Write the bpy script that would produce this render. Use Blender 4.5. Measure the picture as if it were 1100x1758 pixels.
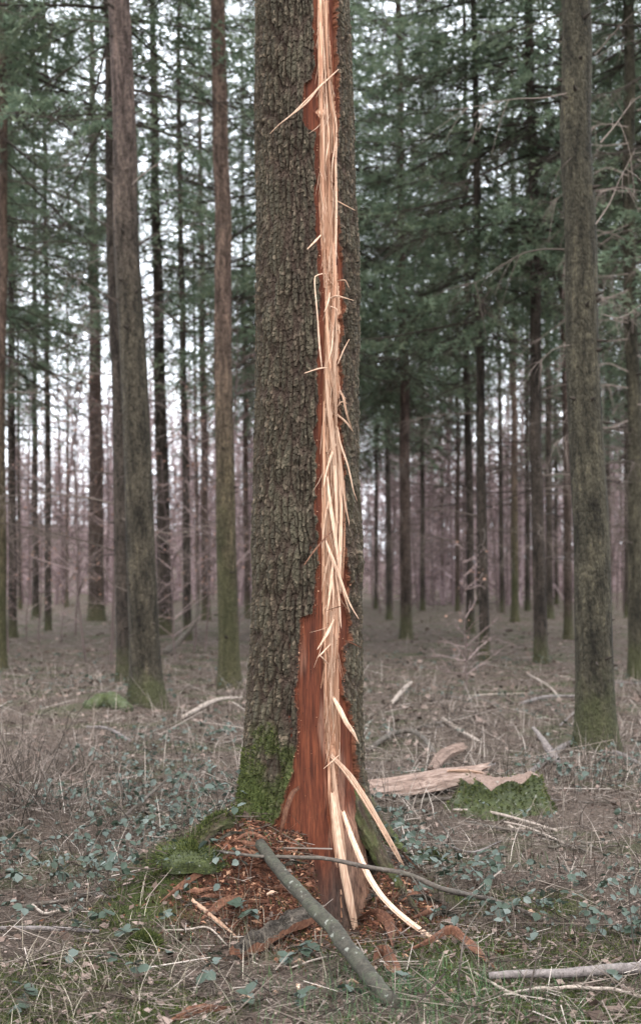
import bpy, math, random
import numpy as np

for o in list(bpy.data.objects):
    bpy.data.objects.remove(o)
SC = bpy.context.scene
COL = SC.collection

# ------------------------------------------------------------------ camera
FPX, HOR, CXP, CAMH = 2525.0, 975.0, 550.0, 1.5     # focal length and horizon in photo pixels, camera height (m)
cam_d = bpy.data.cameras.new('camera')
cam = bpy.data.objects.new('camera', cam_d)
COL.objects.link(cam)
cam.location = (0, 0, CAMH)
cam.rotation_euler = (math.radians(90), 0, 0)
cam_d.sensor_fit = 'VERTICAL'
cam_d.sensor_height = 55.7
cam_d.sensor_width = 55.7
cam_d.lens = 80
cam_d.shift_y = (HOR - 879.0) / 1758.0
cam_d.clip_start = 0.1
cam_d.clip_end = 3000
cam_d.dof.use_dof = True
cam_d.dof.focus_distance = 6.2
cam_d.dof.aperture_fstop = 5.0
SC.camera = cam

# ------------------------------------------------------------------ sky, sun, exposure
SUN_EL, SUN_AZ = 52.0, 195.0        # azimuth the light comes from: 180 = from behind the camera
world = bpy.data.worlds.new("World")
SC.world = world
world.use_nodes = True
wn = world.node_tree
bg = wn.nodes.get('Background') or wn.nodes.new('ShaderNodeBackground')
sky = wn.nodes.new('ShaderNodeTexSky')
sky.sky_type = 'NISHITA'
sky.sun_disc = False
sky.sun_elevation = math.radians(SUN_EL)
sky.sun_rotation = math.radians(SUN_AZ)
sky.air_density = 1.0
sky.dust_density = 6.0
sky.ozone_density = 0.6
# a thin, even overcast in front of the blue: cloud cover with soft gaps over the whole dome
wtc = wn.nodes.new('ShaderNodeTexCoord')
wno = wn.nodes.new('ShaderNodeTexNoise'); wno.inputs['Scale'].default_value = 2.2; wno.inputs['Detail'].default_value = 5
wn.links.new(wtc.outputs['Generated'], wno.inputs['Vector'])
wmr = wn.nodes.new('ShaderNodeMapRange'); wmr.inputs['From Min'].default_value = 0.3; wmr.inputs['From Max'].default_value = 0.7
wmr.inputs['To Min'].default_value = 0.72; wmr.inputs['To Max'].default_value = 0.95
wn.links.new(wno.outputs[0], wmr.inputs[0])
wmx = wn.nodes.new('ShaderNodeMix'); wmx.data_type = 'RGBA'
wn.links.new(wmr.outputs[0], wmx.inputs[0]); wn.links.new(sky.outputs[0], wmx.inputs[6])
wmx.inputs[7].default_value = (8.5, 9.0, 9.7, 1)
wn.links.new(wmx.outputs[2], bg.inputs[0])
bg.inputs[1].default_value = 0.15
sun_d = bpy.data.lights.new('sun', 'SUN')
sun_d.energy = 0.5
sun_d.angle = math.radians(40)
sun_d.color = (1.0, 0.95, 0.88)
sun = bpy.data.objects.new('sun', sun_d)
COL.objects.link(sun)
sun.rotation_euler = (math.radians(90 - SUN_EL), 0, math.radians(180 - SUN_AZ) * -1 + math.radians(0))
SC.view_settings.view_transform = 'Standard'
SC.view_settings.look = 'None'
SC.view_settings.exposure = 1.92
SC.view_settings.gamma = 1.0

# ------------------------------------------------------------------ numeric helpers
rng = np.random.default_rng(11)
random.seed(5)


def hsh(ix, iy, seed):
    with np.errstate(over='ignore'):
        ix = np.asarray(ix, np.int64).astype(np.uint64)
        iy = np.asarray(iy, np.int64).astype(np.uint64)
        h = ix * np.uint64(0x9E3779B97F4A7C15) ^ (iy * np.uint64(0xC2B2AE3D27D4EB4F) + np.uint64(seed * 7919 + 13))
        h ^= h >> np.uint64(31)
        h *= np.uint64(0xBF58476D1CE4E5B9)
        h ^= h >> np.uint64(29)
        h *= np.uint64(0x94D049BB133111EB)
        h ^= h >> np.uint64(32)
    return (h & np.uint64(0xFFFFFF)).astype(np.float64) / float(0x1000000)


def vnoise(x, y, seed=0):
    x = np.asarray(x, float); y = np.asarray(y, float)
    ix = np.floor(x); iy = np.floor(y)
    fx = x - ix; fy = y - iy
    fx = fx * fx * (3 - 2 * fx); fy = fy * fy * (3 - 2 * fy)
    a = hsh(ix, iy, seed); b = hsh(ix + 1, iy, seed)
    c = hsh(ix, iy + 1, seed); d = hsh(ix + 1, iy + 1, seed)
    return (a * (1 - fx) + b * fx) * (1 - fy) + (c * (1 - fx) + d * fx) * fy


def fbm(x, y, seed=0, octv=4):
    t = 0; a = 0.5; s = 0
    for k in range(octv):
        t = t + a * vnoise(np.asarray(x) * 2 ** k, np.asarray(y) * 2 ** k, seed + k * 17)
        s += a; a *= 0.5
    return t / s            # 0..1


def voronoi(u, v, seed=0, jit=0.9):
    iu = np.floor(u); iv = np.floor(v)
    f1 = np.full(u.shape, 9.0); f2 = np.full(u.shape, 9.0)
    cid = np.zeros(u.shape); dx1 = np.zeros(u.shape); dy1 = np.zeros(u.shape)
    for a in (-1, 0, 1):
        for b in (-1, 0, 1):
            cu = iu + a; cv = iv + b
            du = u - (cu + 0.5 + (hsh(cu, cv, seed) - 0.5) * jit)
            dv = v - (cv + 0.5 + (hsh(cu, cv, seed + 5) - 0.5) * jit)
            d = np.sqrt(du * du + dv * dv)
            near = d < f1
            f2 = np.where(near, f1, np.minimum(f2, d))
            cid = np.where(near, hsh(cu, cv, seed + 9), cid)
            dx1 = np.where(near, du, dx1); dy1 = np.where(near, dv, dy1)
            f1 = np.where(near, d, f1)
    return f1, f2, cid, dx1, dy1


def sstep(a, b, x):
    t = np.clip((np.asarray(x, float) - a) / (b - a), 0, 1)
    return t * t * (3 - 2 * t)


def nrm(v):
    return v / np.maximum(np.linalg.norm(v, axis=-1, keepdims=True), 1e-9)


# ------------------------------------------------------------------ object helpers
def wloc(o):
    p = np.zeros(3)
    while o is not None:
        p += np.array(o.location); o = o.parent
    return p


def mesh(name, V, F, mat=None, smooth=False, attrs=None):
    """V (n,3); F list of (m,3)/(m,4) index arrays; attrs {name: (n,) or (n,3)}"""
    me = bpy.data.meshes.new(name)
    V = np.asarray(V, np.float32)
    me.vertices.add(len(V))
    me.vertices.foreach_set('co', V.ravel())
    if not isinstance(F, (list, tuple)):
        F = [F]
    F = [np.asarray(f, np.int32) for f in F if len(f)]
    idx = np.concatenate([f.ravel() for f in F])
    tot = np.concatenate([np.full(len(f), f.shape[1], np.int32) for f in F])
    st = np.concatenate([[0], np.cumsum(tot)[:-1]]).astype(np.int32)
    me.loops.add(len(idx)); me.loops.foreach_set('vertex_index', idx)
    me.polygons.add(len(tot)); me.polygons.foreach_set('loop_start', st)
    try:
        me.polygons.foreach_set('loop_total', tot)
    except Exception:
        pass
    me.polygons.foreach_set('use_smooth', np.full(len(tot), bool(smooth)))
    if attrs:
        for k, a in attrs.items():
            a = np.asarray(a, np.float32)
            if a.ndim == 1:
                at = me.attributes.new(k, 'FLOAT', 'POINT'); at.data.foreach_set('value', a)
            else:
                c = np.ones((len(a), 4), np.float32); c[:, :a.shape[1]] = a
                at = me.attributes.new(k, 'FLOAT_COLOR', 'POINT'); at.data.foreach_set('color', c.ravel())
    me.update(calc_edges=True)
    if mat:
        me.materials.append(mat)
    return me


def tag(o, label=None, cat=None, group=None, kind=None):
    if label: o['label'] = label
    if cat: o['category'] = cat
    if group: o['group'] = group
    if kind: o['kind'] = kind
    return o


def link(name, me, parent=None, loc=(0, 0, 0)):
    o = bpy.data.objects.new(name, me)
    COL.objects.link(o)
    o.parent = parent
    o.location = loc
    return o


def build(name, VF, mat, parent=None, origin=None, smooth=False, attrs=None):
    """world-space geometry -> object; local to its parent, or with its own origin"""
    V, F = VF[0], VF[1]
    if attrs is None and len(VF) > 2:
        attrs = VF[2]
    V = np.asarray(V, float)
    if parent is not None:
        V = V - wloc(parent)
        return link(name, mesh(name, V, F, mat, smooth, attrs), parent)
    if origin is None:
        origin = (0, 0, 0)
    return link(name, mesh(name, V - np.array(origin), F, mat, smooth, attrs), None, origin)


def empty(name, loc, rot=(0, 0, 0)):
    o = bpy.data.objects.new(name, None)
    COL.objects.link(o)
    o.location = loc; o.rotation_euler = rot
    o.empty_display_size = 0.2
    return o


def join(parts):
    Vs, F3, F4, n = [], [], [], 0
    at = {}
    for p in parts:
        V, F = p[0], p[1]
        Vs.append(V)
        for f in (F if isinstance(F, (list, tuple)) else [F]):
            f = np.asarray(f)
            if len(f) == 0: continue
            (F3 if f.shape[1] == 3 else F4).append(f + n)
        n += len(V)
        for k, a in (p[2] if len(p) > 2 else {}).items():
            at.setdefault(k, []).append(a)
    F = []
    if F3: F.append(np.concatenate(F3))
    if F4: F.append(np.concatenate(F4))
    return np.concatenate(Vs), F, {k: np.concatenate(a) for k, a in at.items()}


def tubes(P, R, sides=4, rnd=None, cap=False):
    """P (N,K,3) polylines, R (N,K) radii"""
    P = np.asarray(P, float)
    if P.ndim == 2: P = P[None]
    R = np.asarray(R, float)
    if R.ndim == 1: R = R[None]
    N, K, _ = P.shape
    T = np.gradient(P, axis=1)
    T = nrm(T)
    ref = np.where(np.abs(T[:, :1, 2:3]) > 0.9, np.array([[[1., 0, 0]]]), np.array([[[0, 0, 1.]]]))
    A = nrm(np.cross(T, np.broadcast_to(ref, T.shape)))
    B = np.cross(T, A)
    ang = np.arange(sides) * 2 * np.pi / sides
    V = P[:, :, None] + R[:, :, None, None] * (A[:, :, None] * np.cos(ang)[None, None, :, None] + B[:, :, None] * np.sin(ang)[None, None, :, None])
    idx = np.arange(N * K * sides).reshape(N, K, sides)
    a = idx[:, :-1]; b = idx[:, 1:]
    f = np.stack([a, np.roll(a, -1, 2), np.roll(b, -1, 2), b], -1).reshape(-1, 4)
    F = [f]
    if cap and sides in (3, 4):
        F.append(np.concatenate([idx[:, 0, ::-1], idx[:, -1]]))
    at = {}
    if rnd is not None:
        at['rnd'] = np.repeat(np.asarray(rnd, float), K * sides)
    return V.reshape(-1, 3), F, at


def log_tube(P, R, sides=14, bump=0.06, seed=0, cap=True, gnarl=0.0):
    """one limb: resampled, noisy radius, with centre caps"""
    P = resample(P, 40); R = np.interp(np.linspace(0, 1, 40), np.linspace(0, 1, len(R)), R)
    if gnarl:
        s = np.linspace(0, 6, 40)
        P = P + np.stack([fbm(s, s * 0 + k, seed + k * 3, 3) - 0.5 for k in range(3)], 1) * gnarl
    V, F, _ = tubes(P, R, sides)
    V = V.reshape(40, sides, 3)
    k = np.arange(40)[:, None]; s = np.arange(sides)[None]
    n = 1 + bump * (hsh(k, s, seed) - 0.5) * 2 + bump * 1.5 * (fbm(k * 0.25, s * 0.7 + seed, seed, 3) - 0.5) * 2
    V = P[:, None] + (V - P[:, None]) * n[..., None]
    V = V.reshape(-1, 3)
    if cap:
        m = len(V)
        V = np.concatenate([V, P[:1], P[-1:]])
        i = np.arange(sides)
        F = F + [np.stack([(i + 1) % sides, i, np.full(sides, m)], 1),
                 np.stack([m - sides + i, m - sides + (i + 1) % sides, np.full(sides, m + 1)], 1)]
    return V, F, {}


def resample(P, n):
    P = np.asarray(P, float)
    # Catmull-Rom through the points
    if len(P) > 2:
        Q = np.concatenate([[2 * P[0] - P[1]], P, [2 * P[-1] - P[-2]]])
        out = []
        for i in range(len(P) - 1):
            p0, p1, p2, p3 = Q[i:i + 4]
            t = np.linspace(0, 1, 12, endpoint=False)[:, None]
            out.append(0.5 * ((2 * p1) + (-p0 + p2) * t + (2 * p0 - 5 * p1 + 4 * p2 - p3) * t ** 2 + (-p0 + 3 * p1 - 3 * p2 + p3) * t ** 3))
        P = np.concatenate(out + [P[-1:]])
    s = np.concatenate([[0], np.cumsum(np.linalg.norm(np.diff(P, axis=0), axis=1))])
    q = np.linspace(0, s[-1], n)
    return np.stack([np.interp(q, s, P[:, k]) for k in range(3)], 1)


def strip(P, W, T, n=18, twist=0.0, seed=0, jag=0.14, nc=8):
    """a split of wood: thin, with fibre ridges along it and torn, uneven ends"""
    P = resample(P, n)
    t = np.linspace(0, 1, n)
    W = np.interp(t, np.linspace(0, 1, len(W)), W); T = np.interp(t, np.linspace(0, 1, len(T)), T)
    r = np.random.default_rng(seed)
    tan = nrm(np.gradient(P, axis=0))
    out = np.tile(np.array([0, -1.0, 0]), (n, 1))
    side = nrm(np.cross(tan, out)); nor = np.cross(side, tan)
    a = twist * (t - 0.3)[:, None]
    s2 = side * np.cos(a) + nor * np.sin(a); n2 = -side * np.sin(a) + nor * np.cos(a)
    c = np.sort(np.concatenate([[-1, 1], r.uniform(-.85, .85, nc - 2)]))
    wl = 1 + jag * 2 * (fbm(t * 7 + seed, t * 0, seed, 3) - .5); wr = 1 + jag * 2 * (fbm(t * 7 + seed, t * 0 + 5, seed, 3) - .5)
    rid = r.uniform(.15, 1.3, nc); rid[0] = rid[-1] = .1
    pos = np.where(c[None] < 0, c[None] * wl[:, None], c[None] * wr[:, None]) * W[:, None] / 2
    hgt = rid[None] * T[:, None] * (.8 + .4 * r.random((n, nc)))
    end = np.zeros((n, nc)); end[0] = -r.uniform(0, 1.6, nc) * max(W[0], .002); end[-1] = r.uniform(-.5, 4.5, nc) * max(W[-1], .002)
    base = P[:, None] + s2[:, None] * pos[..., None] + tan[:, None] * end[..., None]
    U = base + n2[:, None] * hgt[..., None] * .7
    D = base - n2[:, None] * (T[:, None] * .35)[..., None]
    V = np.concatenate([U.reshape(-1, 3), D.reshape(-1, 3)])
    k = n * nc
    ii = np.arange(k).reshape(n, nc)
    f = np.stack([ii[:-1, :-1], ii[1:, :-1], ii[1:, 1:], ii[:-1, 1:]], -1).reshape(-1, 4)
    b = np.concatenate([ii[0], ii[1:, -1], ii[-1, -2::-1], ii[-2:0:-1, 0]]); c2 = np.roll(b, -1)
    return V, [np.concatenate([f, f[:, ::-1] + k, np.stack([b, c2, c2 + k, b + k], 1)])], {}


def stamp(tv, tf, M, loc, rnd=None):
    """stamp a small template N times. tv (m,3), tf (k,3|4), M (N,3,3), loc (N,3)"""
    N, m = len(loc), len(tv)
    V = np.einsum('nij,mj->nmi', M, tv) + loc[:, None]
    F = (np.asarray(tf)[None] + (np.arange(N) * m)[:, None, None]).reshape(-1, np.asarray(tf).shape[1])
    at = {'rnd': np.repeat(rnd if rnd is not None else np.zeros(N), m)}
    return V.reshape(-1, 3), [F], at


def blades(base, direc, length, width, rnd):
    s = nrm(np.cross(direc, rng.normal(0, 1, direc.shape)))
    V = np.stack([base - s * width[:, None], base + s * width[:, None], base + direc * length[:, None]], 1)
    F = np.arange(len(base) * 3).reshape(-1, 3)
    return V.reshape(-1, 3), [F], {'rnd': np.repeat(rnd, 3)}


def rotm(yaw, pitch, roll, scale):
    cy, sy, cp, sp, cr, sr = np.cos(yaw), np.sin(yaw), np.cos(pitch), np.sin(pitch), np.cos(roll), np.sin(roll)
    z = np.zeros_like(yaw); o = np.ones_like(yaw)
    Rz = np.stack([np.stack([cy, -sy, z], -1), np.stack([sy, cy, z], -1), np.stack([z, z, o], -1)], -2)
    Rx = np.stack([np.stack([o, z, z], -1), np.stack([z, cp, -sp], -1), np.stack([z, sp, cp], -1)], -2)
    Ry = np.stack([np.stack([cr, z, sr], -1), np.stack([z, o, z], -1), np.stack([-sr, z, cr], -1)], -2)
    return Rz @ Rx @ Ry * np.asarray(scale)[:, None, None]


# ------------------------------------------------------------------ terrain
TX, TY = -0.075, 6.46       # axis of the split tree at its foot


def pt(px, py, d):
    return np.array([(px - CXP) / FPX * d, d, CAMH - (py - HOR) / FPX * d])


def gh(x, y):
    x = np.asarray(x, float); y = np.asarray(y, float)
    g = 0.05 * (fbm(x * 0.9, y * 0.9, 3, 3) - 0.5) + 0.12 * (fbm(x * 0.09 + 7, y * 0.09, 4, 2) - 0.5) * sstep(9, 25, np.hypot(x, y))
    g = g + 0.022 * (fbm(x * 6, y * 6, 8, 3) - 0.5) * (1 - sstep(12, 25, y))
    # mossy hummocks (x, y, height, radius)
    for hx, hy, hh, hr in ((-0.72, 6.0, 0.13, 0.3), (-0.66, 5.7, .05, .12), (-0.60, 5.15, 0.055, 0.12), (-0.95, 5.35, .05, .25), (0.62, 6.45, .07, .16),
                           (-0.55, 4.85, .04, .2), (-1.6, 8.4, .1, .4), (-2.4, 16.0, .28, .5), (1.15, 9.4, .1, .5), (0.55, 5.7, .03, .25),):
        g = g + hh * np.exp(-((x - hx) ** 2 + (y - hy) ** 2) / hr ** 2)
    dx, dy = x - TX, y - TY
    r = np.hypot(dx, dy)
    phi = np.arctan2(dx, -dy)             # 0 = towards the camera, + = right
    rad = np.interp(phi, [-3.15, -2.2, -1.6, -1.0, -0.5, 0, 0.5, 1.0, 1.6, 2.3, 3.15], [1.0, 1.1, 1.2, 1.0, .78, .66, .66, .78, .74, .8, 1.0])
    hgt = np.interp(phi, [-3.15, -1.6, -0.7, 0, 0.9, 1.6, 3.15], [.4, .44, .43, .40, .33, .36, .4])
    mound = hgt * (1 - sstep(0.15, 1.0, (r - 0.1) / (rad - 0.1)))
    mound = mound * (1 + 0.25 * (fbm(x * 9, y * 9, 21, 3) - 0.5))
    notch = np.exp(-(np.abs(x - 0.105) / 0.125) ** 4) * (1 - sstep(6.3, 6.5, y))
    mound = mound * (1 - notch)
    g = g + mound - 0.10 * np.exp(-(((x - 0.05) / 0.10) ** 2 + ((y - 6.10) / 0.10) ** 2))
    # the land falls off to the left far behind, a wooded slope rises beyond
    g = g + 9 * sstep(110, 330, y) * sstep(30, -60, x) + 2.0 * sstep(70, 160, y)
    return g


def gpt(px, py, off=0.0):
    """the point of the ground seen at a photo pixel (first hit of the sight line)"""
    ds = np.exp(np.linspace(np.log(3.2), np.log(120), 4000))
    z = CAMH - (py - HOR) / FPX * ds
    below = z < gh((px - CXP) / FPX * ds, ds)
    k = int(np.argmax(below)) if below.any() else len(ds) - 1
    p = pt(px, py, ds[k])
    p[2] = gh(p[0], p[1]) + off
    return p


def axis_lines(core0, core1, step, lo, hi, grow=1.13):
    c = list(np.arange(core0, core1 + 1e-6, step))
    s, v = step, core1
    up = []
    while v < hi:
        s = min(s * grow, 25); v += s; up.append(v)
    s, v = step, core0
    dn = []
    while v > lo:
        s = min(s * grow, 25); v -= s; dn.append(v)
    return np.array(dn[::-1] + c + up)


# ------------------------------------------------------------------ materials
def nodes(name):
    m = bpy.data.materials.new(name)
    m.use_nodes = True
    nt = m.node_tree
    return m, nt, nt.nodes['Principled BSDF']


def N(nt, typ, **kw):
    n = nt.nodes.new(typ)
    for k, v in kw.items():
        if k.startswith('i_'):
            n.inputs[k[2:].replace('_', ' ')].default_value = v
        else:
            setattr(n, k, v)
    return n


def ramp(nt, fac, stops):
    r = nt.nodes.new('ShaderNodeValToRGB')
    e = r.color_ramp.elements
    while len(e) < len(stops): e.new(0.5)
    for q, (p, c) in zip(e, stops):
        q.position = p; q.color = (*c, 1) if len(c) == 3 else c
    nt.links.new(fac, r.inputs[0])
    return r.outputs[0]


def mix(nt, a, b, fac, mode='MIX'):
    m = nt.nodes.new('ShaderNodeMix'); m.data_type = 'RGBA'; m.blend_type = mode
    for s, v in ((0, fac), (6, a), (7, b)):
        if hasattr(v, 'is_linked') or hasattr(v, 'links'):
            nt.links.new(v, m.inputs[s])
        else:
            m.inputs[s].default_value = v if s == 0 else ((*v, 1) if len(v) == 3 else v)
    return m.outputs[2]


def math_(nt, op, a, b=0.5):
    m = nt.nodes.new('ShaderNodeMath'); m.operation = op; m.use_clamp = False
    for i, v in enumerate((a, b)):
        if hasattr(v, 'links'): nt.links.new(v, m.inputs[i])
        else: m.inputs[i].default_value = v
    return m.outputs[0]


def coords(nt, scale=(1, 1, 1), geo=False):
    if geo:
        c = nt.nodes.new('ShaderNodeNewGeometry').outputs['Position']
    else:
        c = nt.nodes.new('ShaderNodeTexCoord').outputs['Object']
    mp = nt.nodes.new('ShaderNodeMapping')
    mp.inputs['Scale'].default_value = scale
    nt.links.new(c, mp.inputs[0])
    return mp.outputs[0]


def noise(nt, vec, scale, detail=4, rough=0.55):
    n = N(nt, 'ShaderNodeTexNoise')
    n.inputs['Scale'].default_value = scale; n.inputs['Detail'].default_value = detail; n.inputs['Roughness'].default_value = rough
    nt.links.new(vec, n.inputs['Vector'])
    return n.outputs[0]


def bump(nt, bsdf, h, strength=0.5, dist=0.01):
    b = nt.nodes.new('ShaderNodeBump')
    b.inputs['Strength'].default_value = strength; b.inputs['Distance'].default_value = dist
    nt.links.new(h, b.inputs['Height']); nt.links.new(b.outputs[0], bsdf.inputs['Normal'])


def attr(nt, name, out='Fac'):
    a = nt.nodes.new('ShaderNodeAttribute'); a.attribute_name = name
    return a.outputs[out]


def varied(name, stops, rough=0.8, spec=0.2, noise_scale=None, trans=0.0, two_rand=True):
    """per-piece tint from the 'rnd' attribute, small noise on top"""
    m, nt, b = nodes(name)
    c = ramp(nt, attr(nt, 'rnd'), stops)
    if noise_scale:
        n = noise(nt, coords(nt, geo=True), noise_scale, 3)
        c = mix(nt, c, ramp(nt, n, [(0.3, (0.45, 0.45, 0.45)), (0.7, (1.35, 1.35, 1.35))]), 1.0, 'MULTIPLY')
    nt.links.new(c, b.inputs['Base Color'])
    b.inputs['Roughness'].default_value = rough
    b.inputs['Specular IOR Level'].default_value = spec
    if trans:
        t = nt.nodes.new('ShaderNodeBsdfTranslucent'); nt.links.new(c, t.inputs[0])
        x = nt.nodes.new('ShaderNodeMixShader'); x.inputs[0].default_value = trans
        nt.links.new(b.outputs[0], x.inputs[1]); nt.links.new(t.outputs[0], x.inputs[2])
        nt.links.new(x.outputs[0], nt.nodes['Material Output'].inputs[0])
    return m


def bark_material(name, dark, light, upper=None, moss_h=0.5, moss_amt=0.5, scale=22.0, zup=(2.5, 6.5), moss_side=0.0):
    m, nt, b = nodes(name)
    v = coords(nt, (1, 1, 0.5))
    vo = N(nt, 'ShaderNodeTexVoronoi'); vo.feature = 'DISTANCE_TO_EDGE'; vo.inputs['Scale'].default_value = scale
    wv = mix(nt, v, v, 0.0)
    nz = noise(nt, v, scale * 0.6, 3)
    add = nt.nodes.new('ShaderNodeVectorMath'); add.operation = 'MULTIPLY_ADD'
    nzc = N(nt, 'ShaderNodeTexNoise'); nzc.inputs['Scale'].default_value = scale * 0.8; nt.links.new(v, nzc.inputs['Vector'])
    nt.links.new(nzc.outputs[1], add.inputs[0]); add.inputs[1].default_value = (0.05, 0.05, 0.05); nt.links.new(v, add.inputs[2])
    nt.links.new(add.outputs[0], vo.inputs['Vector'])
    big = noise(nt, coords(nt, (1, 1, 0.5)), 3.0, 4)
    fine = noise(nt, coords(nt, (1, 1, 0.6)), 70, 5, 0.7)
    c = ramp(nt, fine, [(0.3, dark), (0.72, light)])
    streak = noise(nt, coords(nt, (1, 1, .16)), 16, 5, .65)
    c = mix(nt, c, ramp(nt, big, [(0.3, (0.6, 0.58, 0.56)), (0.7, (1.3, 1.25, 1.2))]), 1.0, 'MULTIPLY')
    sep = nt.nodes.new('ShaderNodeSeparateXYZ'); nt.links.new(nt.nodes.new('ShaderNodeTexCoord').outputs['Object'], sep.inputs[0])
    z = sep.outputs[2]
    if upper:
        f = math_(nt, 'ADD', z, math_(nt, 'MULTIPLY', big, 2.0))
        mr = N(nt, 'ShaderNodeMapRange'); mr.inputs['From Min'].default_value = zup[0]; mr.inputs['From Max'].default_value = zup[1]
        nt.links.new(f, mr.inputs[0])
        uc = mix(nt, upper, c, math_(nt, 'MULTIPLY', fine, 0.75))
        c = mix(nt, c, uc, mr.outputs[0])
    c = mix(nt, c, ramp(nt, streak, [(0.35, (0.4, 0.39, 0.38)), (0.55, (1, 1, 1)), (0.7, (1.5, 1.45, 1.4))]), 1.0, 'MULTIPLY')
    blot = noise(nt, coords(nt, (1, 1, 0.6)), 26, 5, .75)
    c = mix(nt, c, ramp(nt, blot, [(0.38, (0.45, 0.44, 0.42)), (0.52, (1, 1, 1)), (0.68, (1.35, 1.32, 1.3))]), 1.0, 'MULTIPLY')
    mn = noise(nt, coords(nt, (1, 1, 0.7)), 7, 5, 0.65)
    f = math_(nt, 'ADD', math_(nt, 'DIVIDE', z, moss_h), math_(nt, 'MULTIPLY', mn, -2.4))
    if moss_side:
        f = math_(nt, 'ADD', f, math_(nt, 'MULTIPLY', sep.outputs[0], moss_side))
    mr = N(nt, 'ShaderNodeMapRange'); mr.inputs['From Min'].default_value = 0.35; mr.inputs['From Max'].default_value = -0.5
    mr.inputs['To Max'].default_value = moss_amt
    nt.links.new(f, mr.inputs[0])
    mc = ramp(nt, fine, [(0.3, (0.022, 0.024, 0.011)), (0.75, (0.085, 0.088, 0.036))])
    c = mix(nt, c, mc, mr.outputs[0])
    nt.links.new(c, b.inputs['Base Color'])
    b.inputs['Roughness'].default_value = 0.9; b.inputs['Specular IOR Level'].default_value = 0.15
    e = N(nt, 'ShaderNodeMapRange'); e.inputs['From Max'].default_value = 0.25; nt.links.new(vo.outputs['Distance'], e.inputs[0])
    h = math_(nt, 'ADD', math_(nt, 'MULTIPLY', e.outputs[0], .45), math_(nt, 'ADD', math_(nt, 'MULTIPLY', fine, 1.1), math_(nt, 'MULTIPLY', noise(nt, coords(nt, (1, 1, .3)), scale * 1.6, 4, .65), 1.6)))
    bump(nt, b, h, 1.0, 0.03)
    return m


def wood_material(name, stops, streak=(60, 60, 3), rough=0.75, spec=0.25, wet=None):
    m, nt, b = nodes(name)
    n = noise(nt, coords(nt, streak, geo=True), 1.0, 5, 0.6)
    n2 = noise(nt, coords(nt, (9, 9, 4), geo=True), 1.0, 3)
    f = math_(nt, 'ADD', math_(nt, 'MULTIPLY', n, 0.75), math_(nt, 'MULTIPLY', n2, 0.25))
    c = ramp(nt, f, stops)
    oi = nt.nodes.new('ShaderNodeObjectInfo')
    c = mix(nt, c, ramp(nt, oi.outputs['Random'], [(0, (0.55, 0.5, 0.46)), (0.5, (0.88, 0.86, 0.84)), (1, (1.15, 1.15, 1.15))]), 1.0, 'MULTIPLY')
    nt.links.new(c, b.inputs['Base Color'])
    b.inputs['Roughness'].default_value = rough; b.inputs['Specular IOR Level'].default_value = spec
    fine = noise(nt, coords(nt, (260, 260, 12), geo=True), 1.0, 3)
    bump(nt, b, math_(nt, 'ADD', n, math_(nt, 'MULTIPLY', fine, 0.6)), 0.7, 0.004)
    return m


M = {}
# forest floor
m, nt, b = nodes('forest_floor'); M['ground'] = m
g0 = coords(nt, geo=True)
n1 = noise(nt, g0, 38, 6, 0.7); n2 = noise(nt, g0, 1.1, 4, 0.6); n3 = noise(nt, g0, 140, 3, 0.7); n4 = noise(nt, g0, 0.45, 4, .6)
c = ramp(nt, n1, [(0.28, (0.02, 0.014, 0.011)), (0.5, (0.086, 0.066, 0.052)), (0.75, (0.185, 0.147, 0.12))])
c = mix(nt, c, ramp(nt, n3, [(0.35, (0.5, 0.48, 0.47)), (0.7, (1.5, 1.45, 1.45))]), 1.0, 'MULTIPLY')
mossc = ramp(nt, n3, [(0.3, (0.014, 0.02, 0.007)), (0.7, (0.062, 0.075, 0.024))])
c = mix(nt, c, mossc, ramp(nt, n2, [(0.49, (0, 0, 0)), (0.62, (0.7, 0.7, 0.7))]))
c = mix(nt, c, mossc, attr(nt, 'moss'))
redc = ramp(nt, n1, [(0.3, (0.04, 0.018, 0.012)), (0.7, (0.14, 0.058, 0.034))])
c = mix(nt, c, redc, attr(nt, 'red'))
nt.links.new(c, b.inputs['Base Color']); b.inputs['Roughness'].default_value = 0.95; b.inputs['Specular IOR Level'].default_value = 0.1
bump(nt, b, math_(nt, 'ADD', n1, math_(nt, 'MULTIPLY', n3, .5)), 0.9, 0.03)

# bark of the split tree: geometry carries the relief; attribute bark = (scale tint, fissure, moss)
m, nt, b = nodes('furrowed_bark'); M['bark'] = m
sx = nt.nodes.new('ShaderNodeSeparateColor'); nt.links.new(attr(nt, 'bark', 'Color'), sx.inputs[0])
cell, fis, mo = sx.outputs[0], sx.outputs[1], sx.outputs[2]
fine = noise(nt, coords(nt, (1, 1, .7), geo=True), 260, 4, 0.7)
big = noise(nt, coords(nt, (1, 1, .5), geo=True), 5, 4, 0.6)
c = ramp(nt, cell, [(0.0, (0.026, 0.021, 0.015)), (0.4, (0.027, 0.0225, 0.0142)), (0.65, (0.039, 0.032, 0.0205)), (0.95, (0.118, 0.091, 0.065))])
c = mix(nt, c, (0.066, 0.06, 0.04), ramp(nt, big, [(0.5, (0, 0, 0)), (0.7, (0.5, 0.5, 0.5))]))
c = mix(nt, c, ramp(nt, fine, [(0.3, (0.55, 0.54, 0.53)), (0.7, (1.5, 1.46, 1.42))]), 1.0, 'MULTIPLY')
c = mix(nt, c, (0.036, 0.021, 0.016), math_(nt, 'MULTIPLY', fis, 0.8))
mc = ramp(nt, fine, [(0.3, (0.02, 0.028, 0.009)), (0.72, (0.075, 0.09, 0.024))])
c = mix(nt, c, mc, mo)
c = mix(nt, c, ramp(nt, fine, [(0.3, (0.05, 0.016, 0.009)), (0.7, (0.19, 0.07, 0.036))]), attr(nt, 'torn'))
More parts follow.
